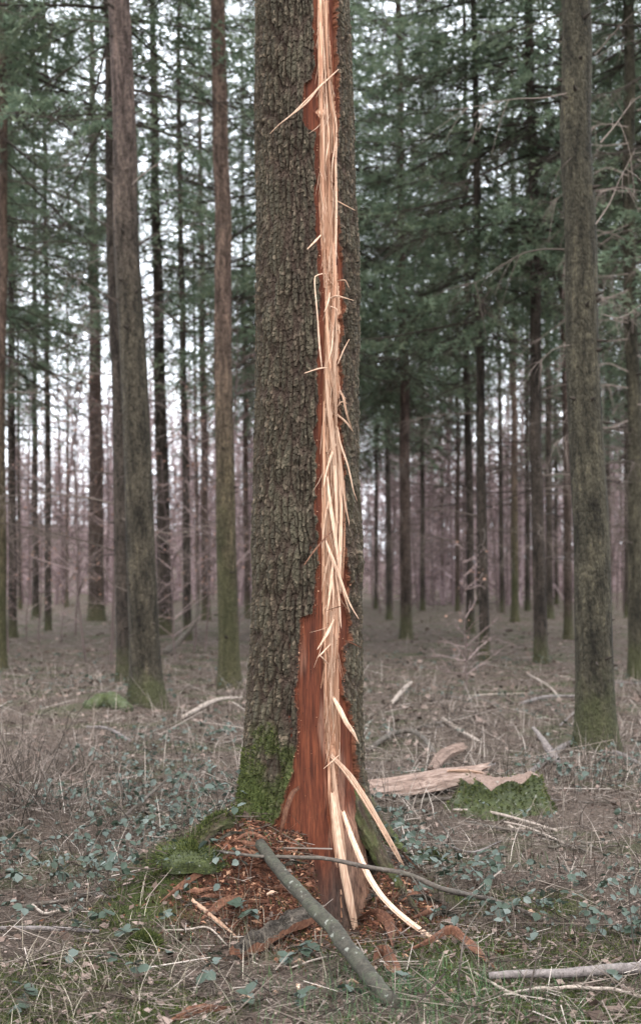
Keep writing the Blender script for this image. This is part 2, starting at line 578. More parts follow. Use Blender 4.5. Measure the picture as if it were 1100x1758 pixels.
nt.links.new(c, b.inputs['Base Color']); b.inputs['Roughness'].default_value = 0.88; b.inputs['Specular IOR Level'].default_value = 0.2
bump(nt, b, fine, 0.8, 0.004)

M['cambium'] = wood_material('red_inner_bark', [(0.28, (0.032, 0.009, 0.005)), (0.5, (0.088, 0.024, 0.011)), (0.72, (0.18, 0.058, 0.027))], (45, 45, 3.5), 0.75, 0.15)
_nt = M['cambium'].node_tree; _b = _nt.nodes['Principled BSDF']
_c = _b.inputs['Base Color'].links[0].from_socket
_f = noise(_nt, coords(_nt, (70, 70, 9), geo=True), 1.0, 5, .7)
_c = mix(_nt, _c, ramp(_nt, _f, [(0.3, (0.10, 0.055, 0.036)), (0.7, (0.32, 0.19, 0.135))]), attr(_nt, 'tan'))
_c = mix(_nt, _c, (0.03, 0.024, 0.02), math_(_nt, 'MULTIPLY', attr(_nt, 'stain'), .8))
_c = mix(_nt, _c, ramp(_nt, noise(_nt, coords(_nt, (160, 160, 5), geo=True), 1.0, 4, .7), [(0.32, (0.4, 0.38, 0.36)), (0.5, (1, 1, 1)), (0.7, (1.5, 1.45, 1.4))]), 1.0, 'MULTIPLY')
_nt.links.new(_c, _b.inputs['Base Color'])
M['pale'] = wood_material('pale_split_wood', [(0.33, (0.12, 0.055, 0.032)), (0.43, (0.26, 0.13, 0.076)), (0.56, (0.39, 0.225, 0.145)), (0.7, (0.53, 0.36, 0.258))], (110, 110, 4), 0.7, 0.25)
M['splinter'] = wood_material('fresh_splinter', [(0.28, (0.27, 0.15, 0.095)), (0.5, (0.47, 0.315, 0.225)), (0.72, (0.62, 0.47, 0.36))], (150, 150, 14), 0.7, 0.25)
M['orange'] = wood_material('orange_bark_strip', [(0.25, (0.035, 0.016, 0.011)), (0.5, (0.10, 0.044, 0.026)), (0.75, (0.22, 0.115, 0.07))], (90, 90, 40), 0.8, 0.2)
M['oldwood'] = wood_material('weathered_split_wood', [(0.28, (0.045, 0.03, 0.024)), (0.5, (0.145, 0.10, 0.08)), (0.72, (0.27, 0.205, 0.17))], (12, 80, 80), 0.85, 0.15)
M['crumb'] = varied('red_bark_crumbs', [(0, (0.028, 0.013, 0.009)), (0.5, (0.07, 0.03, 0.019)), (0.85, (0.15, 0.062, 0.036)), (1, (0.38, 0.22, 0.14))], 0.9, 0.1)
M['bark_left'] = bark_material('brown_bark_pinkish_top', (0.031, 0.027, 0.02), (0.086, 0.074, 0.053), (0.135, 0.093, 0.082), 0.22, 0.8, 24, (5.0, 7.5))
M['bark_moss'] = bark_material('mossy_red_bark', (0.042, 0.036, 0.022), (0.11, 0.09, 0.055), (0.14, 0.088, 0.072), 1.5, 0.5, 24, (3.4, 5.6), 3.0)
M['bark_right'] = bark_material('grey_brown_bark', (0.03, 0.028, 0.02), (0.088, 0.078, 0.054), None, 0.4, 0.7, 26)
M['bark_slab'] = bark_material('grey_slab_bark', (0.05, 0.042, 0.035), (0.19, 0.165, 0.14), None, 0.01, 0.2, 60)
M['bark_far'] = bark_material('dark_far_bark', (0.03, 0.025, 0.021), (0.08, 0.064, 0.052), None, 0.35, 0.6, 14)
M['bark_far_red'] = bark_material('brown_far_bark', (0.042, 0.032, 0.026), (0.10, 0.073, 0.06), (0.11, 0.072, 0.06), 0.5, 0.6, 14)
M['needles'] = varied('conifer_needles', [(0, (0.07, 0.102, 0.068)), (0.5, (0.13, 0.168, 0.108)), (1, (0.21, 0.24, 0.15))], 0.65, 0.2, None, 0.5)
M['limb'] = varied('dead_twig_bark', [(0, (0.022, 0.018, 0.014)), (0.5, (0.055, 0.043, 0.035)), (1, (0.17, 0.135, 0.115))], 0.9, 0.1)
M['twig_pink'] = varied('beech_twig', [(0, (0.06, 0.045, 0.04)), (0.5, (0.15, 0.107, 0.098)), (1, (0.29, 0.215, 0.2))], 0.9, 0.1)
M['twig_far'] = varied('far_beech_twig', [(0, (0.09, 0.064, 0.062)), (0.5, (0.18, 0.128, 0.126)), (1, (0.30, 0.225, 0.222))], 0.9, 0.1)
M['beech'] = varied('copper_beech_leaf', [(0, (0.13, 0.075, 0.055)), (1, (0.30, 0.175, 0.13))], 0.8, 0.15, None, 0.2)
M['litter'] = varied('litter_twigs', [(0, (0.02, 0.015, 0.012)), (0.45, (0.08, 0.062, 0.049)), (0.8, (0.18, 0.146, 0.122)), (1, (0.36, 0.31, 0.27))], 0.9, 0.1)
M['leaflitter'] = varied('leaf_litter', [(0, (0.03, 0.02, 0.015)), (0.5, (0.085, 0.058, 0.045)), (1, (0.21, 0.155, 0.13))], 0.85, 0.15)
M['straw'] = varied('dead_grass', [(0, (0.04, 0.032, 0.02)), (0.55, (0.12, 0.098, 0.068)), (1, (0.36, 0.31, 0.245))], 0.8, 0.2)
M['moss'] = varied('moss', [(0, (0.014, 0.02, 0.007)), (0.5, (0.042, 0.053, 0.016)), (1, (0.105, 0.115, 0.034))], 0.9, 0.1, None, 0.15)
M['bramble'] = varied('bramble_leaf', [(0, (0.022, 0.032, 0.020)), (0.4, (0.040, 0.055, 0.040)), (0.75, (0.06, 0.075, 0.064)), (1, (0.10, 0.115, 0.10))], 0.6, 0.2, None, 0.1)
M['grass'] = varied('green_grass', [(0, (0.02, 0.05, 0.02)), (0.5, (0.045, 0.095, 0.035)), (1, (0.1, 0.16, 0.06))], 0.6, 0.3, None, 0.2)


def stick_mat(name, dark, light, green=0.3, sc=60):
    m, nt, b = nodes(name)
    f = noise(nt, coords(nt, geo=True), sc, 5, 0.7); g = noise(nt, coords(nt, geo=True), 14, 4, 0.6)
    c = ramp(nt, f, [(0.3, dark), (0.7, light)])
    c = mix(nt, c, (0.07, 0.08, 0.05), ramp(nt, g, [(0.45, (0, 0, 0)), (0.62, (green,) * 3)]))
    c = mix(nt, c, (0.22, 0.22, 0.19), ramp(nt, noise(nt, coords(nt, geo=True), 34, 3), [(0.64, (0, 0, 0)), (0.7, (0.6,) * 3)]))
    nt.links.new(c, b.inputs['Base Color']); b.inputs['Roughness'].default_value = 0.85; b.inputs['Specular IOR Level'].default_value = 0.2
    bump(nt, b, f, 0.8, 0.006)
    return m


M['log'] = stick_mat('lichened_branch_bark', (0.013, 0.012, 0.009), (0.056, 0.049, 0.037), 0.3)
M['stick'] = stick_mat('dark_stick_bark', (0.032, 0.026, 0.021), (0.10, 0.08, 0.066), 0.15)
M['stick_grey'] = stick_mat('grey_stick_bark', (0.06, 0.05, 0.046), (0.19, 0.16, 0.15), 0.1)
M['stick_pale'] = stick_mat('pale_stick', (0.15, 0.115, 0.095), (0.36, 0.30, 0.25), 0.05)
M['cut'] = stick_mat('cut_wood', (0.09, 0.058, 0.046), (0.22, 0.155, 0.125), 0.05, 90)
M['stumpmoss'] = stick_mat('mossy_stump_bark', (0.016, 0.02, 0.009), (0.06, 0.07, 0.024), 0.5, 50)

# ------------------------------------------------------------------ the ground sheet
gx = axis_lines(-1.9, 1.9, 0.022, -420, 420)
gy = axis_lines(4.3, 8.2, 0.022, -25, 640)
GX, GY = np.meshgrid(gx, gy)
GZ = gh(GX, GY)
nxg, nyg = len(gx), len(gy)
ii = np.arange(nxg * nyg).reshape(nyg, nxg)
GF = np.stack([ii[:-1, :-1], ii[:-1, 1:], ii[1:, 1:], ii[1:, :-1]], -1).reshape(-1, 4)


def moss_at(x, y):
    m = np.zeros(np.shape(x))
    for hx, hy, hr in ((-0.72, 6.02, .3), (-0.62, 5.15, .13), (-0.95, 5.3, .3), (-0.55, 4.85, .3), (0.62, 6.45, .2), (.45, 5.3, .28), (.75, 5.1, .35), (-.35, 6.3, .2), (-.9, 4.9, .25), (1.0, 5.6, .3), (.9, 6.6, .3)):
        m = np.maximum(m, np.exp(-((x - hx) ** 2 + (y - hy) ** 2) / hr ** 2))
    m = np.maximum(m, 0.9 * sstep(.38, .53, fbm(np.asarray(x) * 2.4, np.asarray(y) * 2.4, 35, 3)) * (1 - sstep(5.6, 6.4, y)))
    return np.clip(m * 1.5 - 0.9 * fbm(np.asarray(x) * 5, np.asarray(y) * 5, 31, 3) + 0.1, 0, 1)


def red_at(x, y):
    dx, dy = np.asarray(x) - TX, np.asarray(y) - TY
    m = np.exp(-(((dx + 0.12) / 0.42) ** 2 + ((dy + 0.42) / 0.28) ** 2)) + 0.7 * np.exp(-(((dx - 0.45) / 0.2) ** 2 + ((dy + 0.38) / 0.25) ** 2))
    return np.clip(m * 1.7 - 0.8 * fbm(np.asarray(x) * 7, np.asarray(y) * 7, 33, 3), 0, 1)


ground = build('ground', (np.stack([GX, GY, GZ], -1).reshape(-1, 3), [GF]), M['ground'], smooth=True,
               attrs={'moss': moss_at(GX, GY).ravel(), 'red': red_at(GX, GY).ravel()})
tag(ground, 'brown forest floor of needle litter, moss and bare earth', 'forest floor', kind='structure')

# ------------------------------------------------------------------ THE SPLIT TREE
tree = empty('split_tree', (TX, TY, 0.0))
tag(tree, 'big conifer trunk split open by a long pale wound of splintered wood', 'tree')
ZT = 4.35
# silhouette of the bark in photo pixels
PY = np.array([-110, 0, 100, 200, 300, 400, 500, 600, 800, 950, 1000, 1100, 1200, 1300, 1340, 1380, 1400, 1450, 1520, 1600, 1640])
PL = np.array([434, 434, 435, 434, 436, 437, 436, 436, 433, 430, 431, 427, 421, 413, 409, 403, 398, 388, 376, 366, 362])
PR = np.array([600, 602, 606, 610, 611, 617, 621, 620, 618, 625, 624, 625, 626, 629, 633, 642, 648, 662, 676, 688, 692])
PZ = CAMH - (PY - HOR) / FPX * TY


def prof(z):
    zz = PZ[::-1]
    cx = (np.interp(z, zz, ((PL + PR) / 2.0)[::-1]) - CXP) / FPX * TY
    r = np.interp(z, zz, ((PR - PL) / 2.0)[::-1]) / FPX * TY * 0.998
    return cx, r


def rprof(th, z):
    """skin radius: the foot flares sideways more than towards the camera"""
    cx, r = prof(z)
    rf = np.minimum(r, np.interp(z, [-.12, 0, .15, .3, .5, .75, 1.2], [.345, .325, .298, .283, .272, .264, .256]))
    w = sstep(1.15, .6, z)
    rf = r * (1 - w) + rf * w
    return cx, rf + (r - rf) * np.sin(th) ** 2


def surf(th, z, off=0.0):
    """a point near the trunk skin; th = 0 faces the camera"""
    cx, r = rprof(th, z)
    r = r + off
    return np.stack([cx + r * np.sin(th), TY - r * np.cos(th), z + 0 * th], -1)


def proj(P):
    return CXP + P[..., 0] / P[..., 1] * FPX, HOR - (P[..., 2] - CAMH) / P[..., 1] * FPX


# wound outline and pale band (photo pixel rows)
WL = np.array([(-150, 541), (0, 541), (115, 541), (134, 538), (142, 525), (165, 520), (192, 521), (214, 526), (226, 543), (285, 543), (340, 542), (400, 547), (450, 548), (500, 552), (530, 551),
               (580, 549), (620, 549), (655, 546), (685, 550), (720, 545), (740, 541), (762, 546), (820, 545), (880, 543), (920, 549), (960, 547), (1000, 544), (1040, 541), (1054, 538), (1060, 518), (1100, 515),
               (1150, 511), (1180, 509), (1195, 505), (1230, 512), (1262, 514), (1300, 507), (1340, 499), (1365, 489), (1400, 478), (1430, 462), (1500, 450), (1660, 430)], float)
WR = np.array([(-150, 582), (0, 579), (57, 580), (115, 582), (190, 584), (225, 580), (285, 575), (340, 579), (400, 583), (440, 588), (452, 594), (490, 594), (505, 592), (580, 588), (620, 587), (655, 590), (690, 586),
               (760, 590), (820, 592), (900, 591), (950, 592), (968, 596), (985, 602), (1003, 605), (1020, 597), (1045, 598), (1070, 602), (1100, 604), (1112, 592), (1150, 593), (1185, 591), (1195, 589), (1204, 600),
               (1230, 606), (1262, 611), (1300, 614), (1340, 620), (1370, 627), (1400, 636), (1450, 652), (1500, 668), (1660, 700)], float)
BL = np.array([(-150, 545), (0, 545), (150, 545), (186, 547), (192, 541), (205, 549), (300, 547), (350, 547), (400, 550), (450, 553), (500, 558), (540, 556), (620, 557), (700, 553), (800, 552), (900, 552), (1000, 552), (1060, 553), (1200, 555), (1250, 557),
               (1290, 559), (1330, 566), (1380, 572), (1420, 580), (1700, 590)], float)
BR = np.array([(-150, 567), (0, 563), (60, 564), (150, 572), (200, 577), (300, 578), (400, 576), (450, 577), (500, 582), (540, 585), (620, 581), (700, 584), (800, 587), (900, 591), (960, 592), (1000, 586), (1060, 584), (1100, 581), (1200, 581),
               (1250, 584), (1290, 583), (1330, 580), (1380, 580), (1420, 582), (1700, 590)], float)


def lut(T, py):
    return np.interp(py, T[:, 0], T[:, 1])


def knots(px, py):
    k = np.zeros(px.shape); pit = np.zeros(px.shape)
    for kx, ky, s, a in ((457, 683, 11, .012), (490, 238, 16, .012), (508, 797, 15, .014), (604, 778, 10, .012), (478, 312, 10, .01), (476, 70, 12, .01), (445, 793, 9, .01), (625, 958, 14, .016), (497, 470, 12, .009),
                         (600, 55, 10, .01), (446, 215, 12, .012), (463, 1120, 12, .009)):
        d2 = ((px - kx) ** 2 + ((py - ky) * 1.3) ** 2) / s ** 2
        k += a * np.exp(-d2 * 0.6); pit += np.exp(-d2 * 3.5)
    return k, pit


def bark_relief(u, v):
    """height (m), per-scale tint, fissure amount of flaky, furrowed bark at surface coords u, v (m)"""
    wu = u + 0.020 * (fbm(u * 9, v * 7, 41, 3) - 0.5) + 0.008 * (fbm(u * 30, v * 30, 42, 2) - 0.5)
    wv = v + 0.02 * (fbm(u * 14, v * 9, 43, 3) - 0.5)
    f1, f2, _, _, _ = voronoi(wu / 0.034, wv / 0.20, 51)
    fis1 = 1 - sstep(0.0, 0.30, f2 - f1)
    rdg = 1 - np.abs(2 * fbm(wu * 34, wv * 5.5, 52, 3) - 1) * 2.2          # wandering vertical cracks
    fis1 = np.clip(fis1 * (.35 + .9 * fbm(u * 10, v * 6, 53, 2)) + .55 * sstep(.55, .95, rdg), 0, 1)
    wu2 = u + 0.010 * (fbm(u * 40, v * 40, 45, 3) - 0.5); wv2 = v + 0.010 * (fbm(u * 40, v * 40, 46, 3) - 0.5)
    g1, g2, cid, dx, dy = voronoi(wu2 / 0.0120, wv2 / 0.022, 61, 1.0)
    gap = 1 - sstep(0.0, 0.30, g2 - g1)
    tilt = (-dy) * 0.0040 + dx * 0.003 * (cid - 0.5)
    g1b, g2b, cidb, dxb, dyb = voronoi(wu2 / 0.0062, wv2 / 0.0062, 71, 1.0)
    dep = fbm(u * 5, v * 2.2, 44, 2)
    h = -fis1 * (0.011 + 0.021 * dep) - gap * 0.0026 + (cid - 0.5) * 0.0052 + tilt * 1.1 + (cidb - 0.5) * 0.0026
    h = h + 0.005 * (fbm(u * 70, v * 50, 47, 3) - 0.5) + 0.016 * (fbm(u * 6, v * 3.0, 48, 3) - 0.5)
    h = h * .85
    return h, np.clip(0.62 * cid + 0.38 * cidb, 0, 1), np.clip(fis1 * 0.9 + gap * 0.15, 0, 1)


th_f = np.linspace(math.radians(-118), math.radians(118), 310)
th_b = np.linspace(math.radians(118), math.radians(242), 44)[1:-1]
TH = np.concatenate([th_f, th_b])
ZR = np.concatenate([np.linspace(-0.12, 0.25, 60, endpoint=False), np.linspace(0.25, ZT, 980)])
THg, Zg = np.meshgrid(TH, ZR)
cxg, rg = rprof(THg, Zg)
base_front = 1 - sstep(0.05, 0.45, Zg)
hb, tint, fisg = bark_relief(THg * 0.24, Zg)
pxg, pyg = proj(surf(THg, Zg))
kb, kp = knots(pxg, pyg)
frontg = np.cos(THg) > 0.12
hb = hb + np.where(frontg, kb, 0) - 0.016 * np.where(frontg, kp, 0)
jag = 7.0 * (fbm(pxg * 0.09, pyg * 0.055, 81, 3) - 0.5) + 9.0 * (fbm(pxg * 0.13 + 3.7, pyg * 0.085 + 1.3 * fbm(pyg * .03, pxg * .02, 84, 2), 82, 4) - 0.5)
s_in = np.minimum(pxg - lut(WL, pyg) + jag, lut(WR, pyg) - pxg + jag * 0.8)
s_in = np.where(frontg, s_in + 1.5, -50)
lip = np.exp(-((s_in + 3) / 4.0) ** 2) * 0.004
Rb = rg - 0.004 + hb + lip - 0.034 * sstep(0.0, 1.6, s_in)
Pb = np.stack([cxg + Rb * np.sin(THg), TY - Rb * np.cos(THg), Zg], -1)
nth, nzr = len(TH), len(ZR)
ii = np.arange(nth * nzr).reshape(nzr, nth)
jj = np.roll(ii, -1, axis=1)
Fq = np.stack([ii[:-1], jj[:-1], jj[1:], ii[1:]], -1)
sm = np.minimum.reduce([s_in.ravel()[Fq[..., k]] for k in range(4)])
Fq = Fq[sm < 2.6]
moss_m = np.clip((sstep(1180, 1420, pyg) * np.where(THg < -0.1, 1, 0.3)) * 1.7 - 2.2 * (fbm(pxg * 0.028, pyg * 0.022, 91, 4) - .12) + 0.25 * sstep(1000, 1300, pyg), 0, 1)
barko = build('bark', (Pb.reshape(-1, 3), [Fq.reshape(-1, 4)]), M['bark'], tree, smooth=False,
              attrs={'bark': np.stack([tint.ravel(), fisg.ravel(), moss_m.ravel()], 1), 'torn': sstep(-1.2, 0.6, s_in).ravel()})

# exposed wood under the bark
thw = np.linspace(math.radians(-42), math.radians(58), 140)
zw = np.concatenate([np.linspace(-0.12, ZT - 0.02, 900)])
THw, Zw = np.meshgrid(thw, zw)
cxw, rw = rprof(THw, Zw)
rw0 = rw - 0.026
pxw, pyw = proj(np.stack([cxw + rw0 * np.sin(THw), TY - rw0 * np.cos(THw), Zw], -1))
bl, br = lut(BL, pyw), lut(BR, pyw)
jb = 3.0 * (fbm(pxw * 0.12, pyw * 0.02, 101, 3) - 0.5)
t_in = np.minimum(pxw - bl, br - pxw) + jb
fu = (pxw - bl) / np.maximum(br - bl, 4)
fcol = fu * 6 + 0.8 * (fbm(pyw * 0.006, fu * 0, 102, 3) - 0.5) * 4
fid = np.floor(fcol)
fseg = np.floor(pyw / 170.0 + hsh(fid, fid * 0, 103) * 5)
step_ = (hsh(fid, fseg, 104) - 0.5) * 0.013
edge = np.abs(fcol - fid - 0.5) * 2
band = sstep(-0.6, 1.4, t_in)
fibre = 0.0028 * (fbm(pxw * 0.9, pyw * 0.03, 105, 3) - 0.5)
relief = band * (-0.004 + step_ - 0.005 * sstep(0.8, 1.0, edge)) + fibre * (1 + 2 * band) + (1 - band) * 0.003 * (fbm(pxw * 0.15, pyw * 0.03, 106, 3) - 0.5)
relief += (1 - band) * 0.006 * np.exp(-(t_in + 2) ** 2 / 6.0) * (fbm(pyw * 0.01, pxw * 0, 107, 2))
relief += 0.018 * np.exp(-(((pxw - 552) / 9) ** 2 + ((pyw - 197) / 11) ** 2))
relief += np.where(Zw < 0.5, 0.02 * (fbm(pxw * 0.035, pyw * 0.01, 108, 3) - 0.5) * sstep(0.5, 0.2, Zw), 0)
Rw = rw0 + relief
Pw = np.stack([cxw + Rw * np.sin(THw), TY - Rw * np.cos(THw), Zw], -1)
ii = np.arange(THw.size).reshape(THw.shape)
Fw = np.stack([ii[:-1, :-1], ii[:-1, 1:], ii[1:, 1:], ii[1:, :-1]], -1).reshape(-1, 4)
sw = np.minimum(pxw - lut(WL, pyw), lut(WR, pyw) - pxw).ravel()
keep = np.max(sw[Fw], axis=1) > -16
ispale = np.mean(t_in.ravel()[Fw], axis=1) > 0


def submesh(V, F):
    u, inv = np.unique(F, return_inverse=True)
    return V[u], [inv.reshape(F.shape)]


tan_m = sstep(578, 600, pxw + 10 * (fbm(pyw * .02, pxw * .05, 110, 3) - .5)) * sstep(1365, 1430, pyw) * .75 + .35 * sstep(.55, .7, fbm(pxw * .06, pyw * .008, 111, 3)) * sstep(1050, 1200, pyw)
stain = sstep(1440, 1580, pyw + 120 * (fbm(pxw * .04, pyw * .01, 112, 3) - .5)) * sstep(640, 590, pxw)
u_in, inv_in = np.unique(Fw[keep & ~ispale], return_inverse=True)
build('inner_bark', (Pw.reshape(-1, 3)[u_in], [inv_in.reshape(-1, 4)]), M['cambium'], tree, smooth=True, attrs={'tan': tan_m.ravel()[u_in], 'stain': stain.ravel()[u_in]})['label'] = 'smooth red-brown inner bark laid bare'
so = build('split_wood', submesh(Pw.reshape(-1, 3), Fw[keep & ispale]), M['pale'], tree, smooth=False)
so['label'] = 'pale fibrous wood down the middle of the wound'

# trunk above the frame and its crown
zz = np.linspace(ZT - 0.01, 19.0, 60)
cxu, ru = prof(np.full(60, ZT))
ru = (ru - 0.004) * np.clip(1 - (zz - ZT) / 16.5, 0.06, 1)
Vu, Fu, _ = tubes(np.stack([cxu + 0 * zz, TY + 0 * zz, zz], 1), ru, 40)
build('upper_trunk', (Vu, Fu), M['bark_right'], tree, smooth=True)


def on_wood(px, py, off):
    """point off metres in front of the exposed wood at a photo pixel"""
    z = CAMH - (py - HOR) / FPX * 6.22
    for _ in range(6):
        cx, r = prof(z)
        x = (px - CXP) / FPX * 6.2 - cx
        cx, r = rprof(math.asin(max(-1, min(1, x / r))), z)
        r = float(r) - 0.026 + off
        x = np.clip(x, -0.97 * r, 0.97 * r)
        d = TY - math.sqrt(r * r - x * x)
        z = CAMH - (py - HOR) / FPX * d
    return pt(px, py, d)


MM = 6.2 / FPX     # metres per photo pixel on the wood
SPL = [  # (points (px, py, offset m), widths px, material)
    ([(583, 117, .015), (560, 138, .03), (547, 150, .035), (530, 172, .045), (515, 186, .05), (480, 213, .055), (466, 227, .06)], [2, 4, 5, 5, 4, 3, 1.5], 'splinter'),
    ([(545, 152, .03), (500, 197, .055), (480, 212, .06)], [2, 3, 1], 'splinter'),
    ([(577, 344, .01), (590, 351, .04), (607, 360, .07)], [3, 3, 1.5], 'splinter'),
    ([(550, 404, .02), (541, 414, .04), (529, 426, .06)], [3, 5, 2], 'splinter'),
    ([(553, 470, .02), (545, 472, .05), (540, 477, .05), (541, 500, .05), (545, 545, .045), (548, 590, .04), (552, 628, .02)], [2, 3, 3, 3, 4, 4, 2], 'splinter'),
    ([(578, 482, .01), (592, 481, .05), (598, 492, .06)], [2, 3, 1.5], 'splinter'),
    ([(566, 512, .01), (577, 508, .03), (590, 511, .05), (604, 515, .06)], [3, 4, 3, 1.5], 'splinter'),
    ([(566, 503, .015), (563, 520, .025), (557, 534, .03)], [2, 3, 1], 'splinter'),
    ([(568, 526, .01), (577, 530, .03), (579, 538, .03)], [2, 3, 1], 'splinter'),
    ([(599, 583, .04), (590, 600, .03), (580, 624, .01)], [1.5, 3, 3], 'splinter'),
    ([(561, 631, .02), (546, 633, .05), (525, 640, .07)], [3, 4, 2], 'splinter'),
    ([(560, 655, .012), (563, 690, .022), (569, 740, .026), (573, 790, .024), (579, 850, .012)], [3, 9, 10, 9, 4], 'splinter'),
    ([(584, 671, .02), (590, 684, .045), (592, 697, .05), (596, 714, .055), (604, 738, .05)], [3, 6, 5, 4, 2], 'splinter'),
    ([(604, 738, .05), (594, 725, .035), (581, 714, .01)], [2, 5, 5], 'splinter'),
    ([(578, 699, .01), (586, 690, .03), (594, 692, .045)], [3, 4, 2], 'splinter'),
    ([(579, 735, .01), (585, 765, .03), (597, 800, .045), (606, 840, .055), (612, 858, .06)], [4, 5, 4, 3, 1], 'splinter'),
    ([(577, 740, .015), (585, 800, .03), (592, 860, .04), (599, 898, .05)], [5, 7, 6, 2], 'splinter'),
    ([(574, 765, .02), (566, 790, .03), (559, 815, .03), (556, 832, .03)], [6, 6, 4, 1.5], 'splinter'),
    ([(562, 820, .012), (566, 860, .02), (574, 915, .024), (580, 960, .02), (584, 1005, .01)], [4, 8, 9, 7, 3], 'splinter'),
    ([(583, 790, .012), (585, 860, .02), (584, 940, .022), (583, 1012, .012)], [4, 8, 9, 4], 'splinter'),
    ([(572, 760, .018), (576, 830, .026), (578, 890, .024), (577, 930, .014)], [5, 8, 7, 3], 'splinter'),
    ([(590, 812, .01), (591, 880, .018), (590, 950, .014), (588, 990, .008)], [3, 6, 6, 3], 'pale'),
    ([(564, 858, .015), (557, 895, .03), (553, 938, .03)], [3, 4, 2], 'splinter'),
    ([(571, 911, .02), (556, 926, .04), (540, 945, .06), (524, 967, .07)], [3, 4, 4, 2], 'orange'),
    ([(560, 932, .02), (570, 958, .03), (582, 988, .035), (592, 1016, .05), (602, 1040, .06), (614, 1060, .07)], [5, 8, 7, 5, 4, 1.5], 'splinter'),
    ([(585, 1000, .03), (592, 1025, .05), (599, 1049, .06)], [4, 4, 1.5], 'splinter'),
    ([(566, 945, .02), (558, 985, .03), (552, 1012, .03)], [3, 4, 1.5], 'splinter'),
    ([(571, 965, .015), (567, 1010, .025), (562, 1047, .02)], [5, 8, 2], 'splinter'),
    ([(576, 985, .015), (582, 1030, .025), (585, 1074, .02)], [4, 5, 2], 'splinter'),
    ([(569, 985, .02), (572, 1015, .028), (571, 1040, .025)], [4, 6, 2], 'splinter'),
    ([(572, 1065, .015), (561, 1088, .04), (547, 1111, .055)], [3, 8, 2], 'splinter'),
    ([(567, 1106, .02), (551, 1123, .05), (549, 1125, .05)], [2, 3, 3], 'splinter'),
    ([(549, 1125, .05), (556, 1132, .04), (563, 1140, .01)], [3, 3, 2], 'splinter'),
    ([(561, 1048, .02), (580, 1042, .035), (591, 1041, .04)], [1, 2.5, 1], 'orange'),
    ([(594, 1101, .02), (606, 1105, .05), (618, 1111, .07)], [4, 4, 1.5], 'orange'),
    ([(573, 1200, .02), (582, 1216, .04), (594, 1240, .06), (605, 1256, .07), (613, 1271, .075)], [6, 10, 9, 8, 2], 'splinter'),
    ([(569, 1293, .015), (572, 1300, .03), (575, 1304, .03)], [2, 4, 3], 'splinter'),
    ([(556, 1319, .03), (568, 1309, .04), (581, 1297, .03)], [1, 3, 1.5], 'splinter'),
    ([(573, 1302, .03), (590, 1320, .045), (607, 1342, .06), (640, 1395, .09), (668, 1444, .11), (692, 1487, .12)], [8, 13, 13, 12, 11, 5], 'splinter'),
    ([(640, 1396, .085), (655, 1421, .09), (668, 1447, .10)], [2, 5, 2], 'splinter'),
    ([(570, 1298, .02), (573, 1335, .03), (579, 1385, .035), (588, 1440, .04), (594, 1490, .03)], [5, 9, 10, 8, 4], 'splinter'),
    ([(571, 1366, .03), (577, 1415, .05), (584, 1462, .06), (596, 1525, .05), (609, 1591, .03)], [10, 14, 15, 17, 12], 'splinter'),
    ([(564, 1300, .008), (566, 1360, .012), (572, 1420, .012), (577, 1480, .008)], [5, 9, 8, 3], 'pale'),
    ([(590, 1398, .04), (604, 1438, .07), (629, 1497, .10), (659, 1545, .14)], [7, 11, 11, 10], 'splinter_long'),
    ([(511, 1354, .02), (502, 1362, .05), (493, 1384, .075), (487, 1408, .085), (482, 1427, .085)], [7, 10, 10, 9, 5], 'orange'),
    ([(548, 0, .006), (549, 60, .014), (550, 120, .016), (551, 178, .01)], [8, 10, 10, 7], 'pale'),
    ([(559, -60, .008), (560, 60, .016), (563, 130, .018), (568, 180, .016), (573, 225, .014), (574, 300, .01)], [5, 6, 6, 6, 5, 3], 'pale'),
    ([(564, 130, .006), (570, 180, .012), (577, 215, .014), (576, 290, .016), (577, 370, .014), (575, 470, .008)], [3, 5, 5, 6, 6, 3], 'splinter'),
    ([(552, 200, .008), (553, 260, .012), (554, 330, .012), (556, 400, .008)], [8, 9, 9, 5], 'pale'),
    ([(562, 225, .008), (564, 300, .014), (567, 370, .014), (570, 440, .008)], [5, 6, 6, 3], 'pale'),
    ([(572, 420, .01), (574, 480, .016), (572, 540, .016), (568, 600, .01)], [6, 9, 9, 5], 'pale'),
    ([(560, 520, .008), (562, 570, .014), (565, 620, .014), (570, 660, .008)], [5, 7, 8, 4], 'pale'),
    ([(576, 540, .008), (577, 590, .014), (574, 640, .014), (578, 700, .008)], [4, 6, 7, 3], 'splinter'),
    ([(572, 560, .015), (569, 600, .022), (562, 622, .02)], [2, 4, 1], 'splinter'),
    ([(566, 630, .012), (572, 655, .022), (576, 690, .02), (577, 735, .012)], [4, 7, 7, 3], 'splinter'),
    ([(556, 690, .006), (556, 750, .012), (557, 820, .012), (558, 880, .006)], [4, 6, 6, 3], 'pale'),
    ([(570, 320, .008), (571, 275, .02), (578, 232, .02)], [2, 3, 1], 'splinter'),
    ([(558, 285, .01), (562, 255, .02), (565, 240, .02)], [1, 3, 1], 'splinter'),
    ([(551, 1180, .004), (563, 1120, .008), (566, 1200, .01), (565, 1290, .006)], [2, 3, 6, 3], 'pale'),
    ([(573, 1090, .004), (574, 1150, .01), (575, 1220, .01), (576, 1280, .004)], [3, 6, 6, 3], 'pale'),
]
rs = np.random.default_rng(63)
